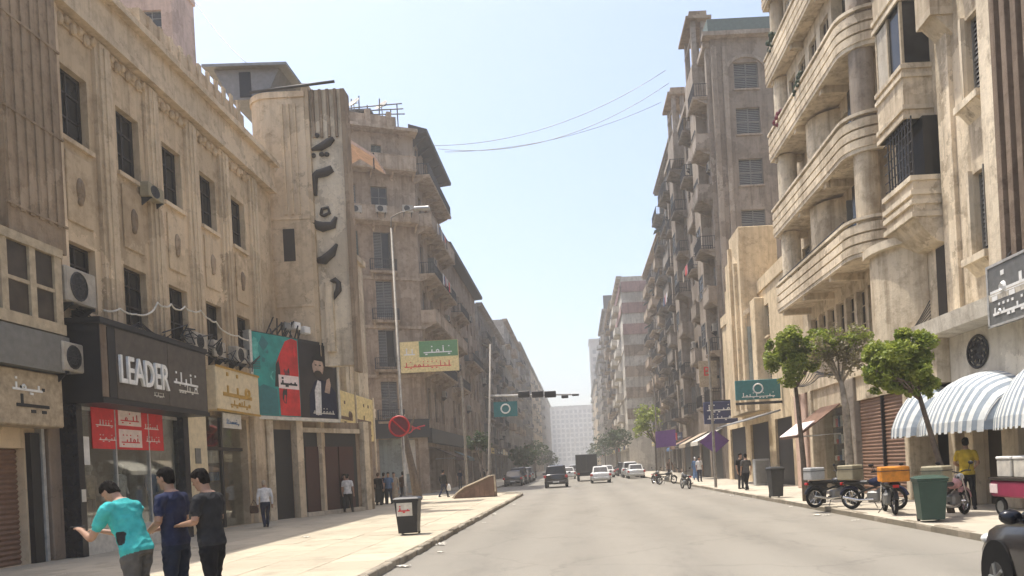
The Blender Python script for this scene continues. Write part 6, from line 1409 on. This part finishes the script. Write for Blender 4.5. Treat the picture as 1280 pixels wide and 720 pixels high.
for k, (x, y, p, kd, lb) in enumerate(((-1.2, 95, 'car_white', 'sedan', 'white car ahead of the black off-road car'), (-2.6, 104, 'car_silver', 'sedan', 'silver car farther ahead in the lane nearest the cinema side'), (.6, 118, 'car_white', 'suv', 'white van-like car far beyond the dark truck'), (3.4, 125, 'car_dark', 'sedan', 'dark car far along by the balcony side'), (-.8, 140, 'car_silver', 'suv', 'silver car at the hazy far end of the road'))):
    car(lb, (x, y, 0), 0, p, kd)
for k, (x, y, p) in enumerate(((-6.2, 74, 'car_black'), (-6.25, 80.5, 'car_dark'), (-6.2, 87, 'car_black'), (-6.3, 94, 'car_silver'))): car('parked %s car along the kerb past the side street' % ('black', 'dark grey', 'black', 'silver')[k], (x, y, 0), 0, p, ('sedan', 'suv')[k % 2], 'parked cars past the side street')
for k, (x, y, p) in enumerate(((5.9, 98, 'car_dark'), (6.0, 80, 'car_white'), (5.9, 86.5, 'car_white'), (6.0, 105, 'car_dark'))): car(('dark tall car', 'white saloon car', 'white tall car', 'dark low car')[k]+' parked at the kerb of the balcony side', (x, y, 0), 0, p, ('suv', 'sedan')[k % 2], 'parked cars on the balcony side')
TK = thing('box_truck', 'dark green box truck seen from behind on the road', 'truck', (.9, 79.5, 0))
MB().bbox(-1.1, 1.1, -2.6, 1.6, .95, 2.75, .04).build('cargo_box', 'truck_green', TK); MB().bbox(-1.0, 1.0, 1.7, 3.2, .6, 2.2, .15).build('cab', 'truck_green', TK); MB().box(-.9, .9, -2.4, 3.0, .55, .93).build('chassis', 'black', TK)
for s in (-1, 1):
    MB().box(s*.52-.48, s*.52+.48, -2.63, -2.605, 1.05, 2.65).build('rear_door', 'metal_dark', TK); MB().bbox(s*.85-.12, s*.85+.12, -2.66, -2.58, .72, .88, .01).build('tail_light', 'lamp_red', TK)
    for y in (-1.6, 2.2): m = MB(); m.torus((s*.88, y, .42), .29, .13, 'x', 18, 8); w_ = m.build('wheel', 'rubber', TK); MB().cyl((s*.8, y, .42), (s*1.0, y, .42), .2, n=12).build('rim', 'metal_grey', w_)

for lb, p, f, kw in (('man in white shirt and dark trousers heading for the cinema', (436, 641), 180, dict(shirt='c_white', trousers='c_black', legs='walk')), ('man in dark grey polo among the walkers near the yellow sign', (446, 636), 10, dict(shirt='c_char', trousers='c_jean')), ('woman in dark red scarf among the walkers near the side street', (466, 632), 170, dict(shirt='c_black', trousers='c_black', sleeve='long', scarf='c_brown', long_coat=True)),
    ('man in pale blue shirt among the walkers near the side street', (487, 630), 0, dict(shirt='c_blue', trousers='c_jean')), ('man in brown jacket by the bare leaning trunk', (505, 628), 150, dict(shirt='c_brown', trousers='c_black', sleeve='long', legs='walk'))):
    q = onZ(*p); person(lb, (max(q.x, -10.6), q.y, PZ), f, 1.71, vox=.02, **kw)
# clutter on the crowded facades
rnd = random.Random(99)
def scatter_ac(n, X, Y0, Y1, Z0, Z1, rz, label, group, s=1.15):
    for k in range(n): ac_unit((X, rnd.uniform(Y0, Y1), rnd.uniform(Z0, Z1)), rz, label, group).scale = (s, s, s)
scatter_ac(9, 11.98, 79, 95, 7, 31, -math.pi/2, 'air conditioner on the dark weathered building past the taupe turrets', 'air conditioners on the dark weathered building')
scatter_ac(8, 12.18, 97, 118, 7, 27, -math.pi/2, 'air conditioner on the dark brown building before the red and white block', 'air conditioners on the dark brown building')
scatter_ac(8, -12.58, 105, 136, 6, 22, math.pi/2, 'air conditioner on the grey stone building past the brown corner building', 'air conditioners on the grey stone building', 1.3)
def laundry(label, x0, y0, y1, z, out, seed):
    t = thing('laundry_line', label, 'laundry', (x0, y0, z)); r_ = random.Random(seed); L = y1-y0
    MB().cyl((out, 0, 0), (out, L, 0), .01, n=4).build('line', 'offwhite', t); y = .1
    while y < L-.5:
        w = r_.uniform(.35, .7); h = r_.uniform(.5, 1.0); m = MB(); n = 6
        for k in range(n):
            a, c = y+w*k/n, y+w*(k+1)/n; da, dc = .03*math.sin(k*1.7), .03*math.sin((k+1)*1.7); m.quad((out, a, -.01), (out, c, -.01), (out+dc, c, -h), (out+da, a, -h))
        m.build('cloth', r_.choice(['c_white', 'c_blue', 'c_pink', 'c_beige', 'red', 'c_navy']), t); y += w+.08
laundry('washing hung on the long balcony of the brown corner building', -11.0, 64.5, 69.5, 22.9, .15, 1); laundry('washing hung below the barred balcony of the brown corner building', -11.0, 66, 71, 19.0, .15, 2)
laundry('washing hung outside the tall taupe building', 9.6, 60, 63, 17.2, -.1, 3); laundry('washing hung on the dark weathered building past the turrets', 10.8, 82, 86, 20.0, -.1, 4)
# shop awnings along the far shops
for k, (X_, Y_, L_, mt, sgn, lb) in enumerate(((-12.7, 68, 4.5, 'c_brown', 1, 'brown shop awning on the brown corner building'), (-12.7, 76, 4, 'shutter_green', 1, 'green shop awning on the brown corner building'), (10.9, 56.5, 3.6, 'offwhite', -1, 'pale shop awning on the taupe building'), (10.9, 63, 4, 'c_beige', -1, 'beige shop awning on the taupe building'), (10.9, 70, 4, 'brick_brown', -1, 'rusty shop awning on the taupe building'), (12.1, 82, 4.5, 'c_blue', -1, 'blue shop awning on the dark weathered building'))):
    t = thing('shop_awning', lb, 'awning', (X_, Y_, 0)); m = MB(); m.prism([(0, 3.9), (sgn*1.9, 3.0), (sgn*1.9, 2.7), (sgn*1.88, 2.7), (sgn*1.88, 2.97), (0, 3.86)], 0, L_, 'y'); m.build('canvas', mt, t)
    for y in (.1, L_-.1): MB().cyl((0, y, 2.9), (sgn*1.85, y, 2.95), .02, n=5).build('arm', 'steel', t)
for lb, p, f, kw in (('man in white shirt far along the balcony side pavement', (8.3, 52, PZ), 20, dict(shirt='c_white', trousers='c_jean')), ('woman in blue robe far along the balcony side pavement', (8.8, 57, PZ), 180, dict(shirt='c_blue', trousers='c_navy', sleeve='long', scarf='c_white', long_coat=True)), ('man in brown shirt by the kerb motorbikes', (7.5, 62, PZ), 0, dict(shirt='c_brown', trousers='c_black')),
    ('man in pale shirt crossing at the side street mouth', (-7.5, 63, 0), 90, dict(shirt='c_beige', trousers='c_black', legs='walk')), ('man in dark blue by the corner shop window', (-10.5, 67.5, PZ), 30, dict(shirt='c_navy', trousers='c_grey')), ('woman in black robe past the side street', (-9.0, 72, PZ), 170, dict(shirt='c_black', trousers='c_black', sleeve='long', scarf='c_black', long_coat=True))):
    person(lb, p, f, 1.70, vox=.024, **kw)
rnd = random.Random(64)
scrap = []
for k in range(3):
    m = MB(); n = 5
    for a in range(n):
        for b_ in range(2):
            f = lambda u, v: (u*.05-.12+rnd.uniform(-.01, .01), v*.07-.07, .01+.025*abs(math.sin(u*1.3+v+k)))
            m.quad(f(a, b_), f(a+1, b_), f(a+1, b_+1), f(a, b_+1))
    scrap.append(m.mesh('paper_scrap', 'offwhite'))
spots = [(KL+rnd.uniform(.05, .5), rnd.uniform(14, 40), .003) for _ in range(7)]+[(KR-rnd.uniform(.05, .5), rnd.uniform(13, 40), .003) for _ in range(8)]+[(rnd.uniform(-11, -5), rnd.uniform(14, 34), SZ+.004) for _ in range(5)]
for k, p in enumerate(spots):
    o = ob('paper_scrap', scrap[k % 3], None, p, rnd.uniform(0, 6)); o.scale = (rnd.uniform(.5, 1.1),)*3
    tag(o, 'small crumpled scrap of paper lying on the pavement' if p[2] > .1 else 'small crumpled scrap of paper lying in the gutter', 'litter', 'paper scraps on the pavement' if p[2] > .1 else 'paper scraps in the gutters')
# ------------------------------------------------------------------ haze
hz = MB(); hz.box(-905, 905, -65, 1505, -1.5, 62); hzo = stuff(hz.build('haze', 'white'))
hm, ht, hb = nodes('haze_air'); ht.nodes.remove(hb); pv = N(ht, 'ShaderNodeVolumePrincipled'); pv.inputs['Color'].default_value = (.95, .945, .935, 1); pv.inputs['Density'].default_value = .0012; pv.inputs['Anisotropy'].default_value = .25
ht.links.new(pv.outputs[0], ht.nodes['Material Output'].inputs['Volume']); hzo.data.materials[0] = hm
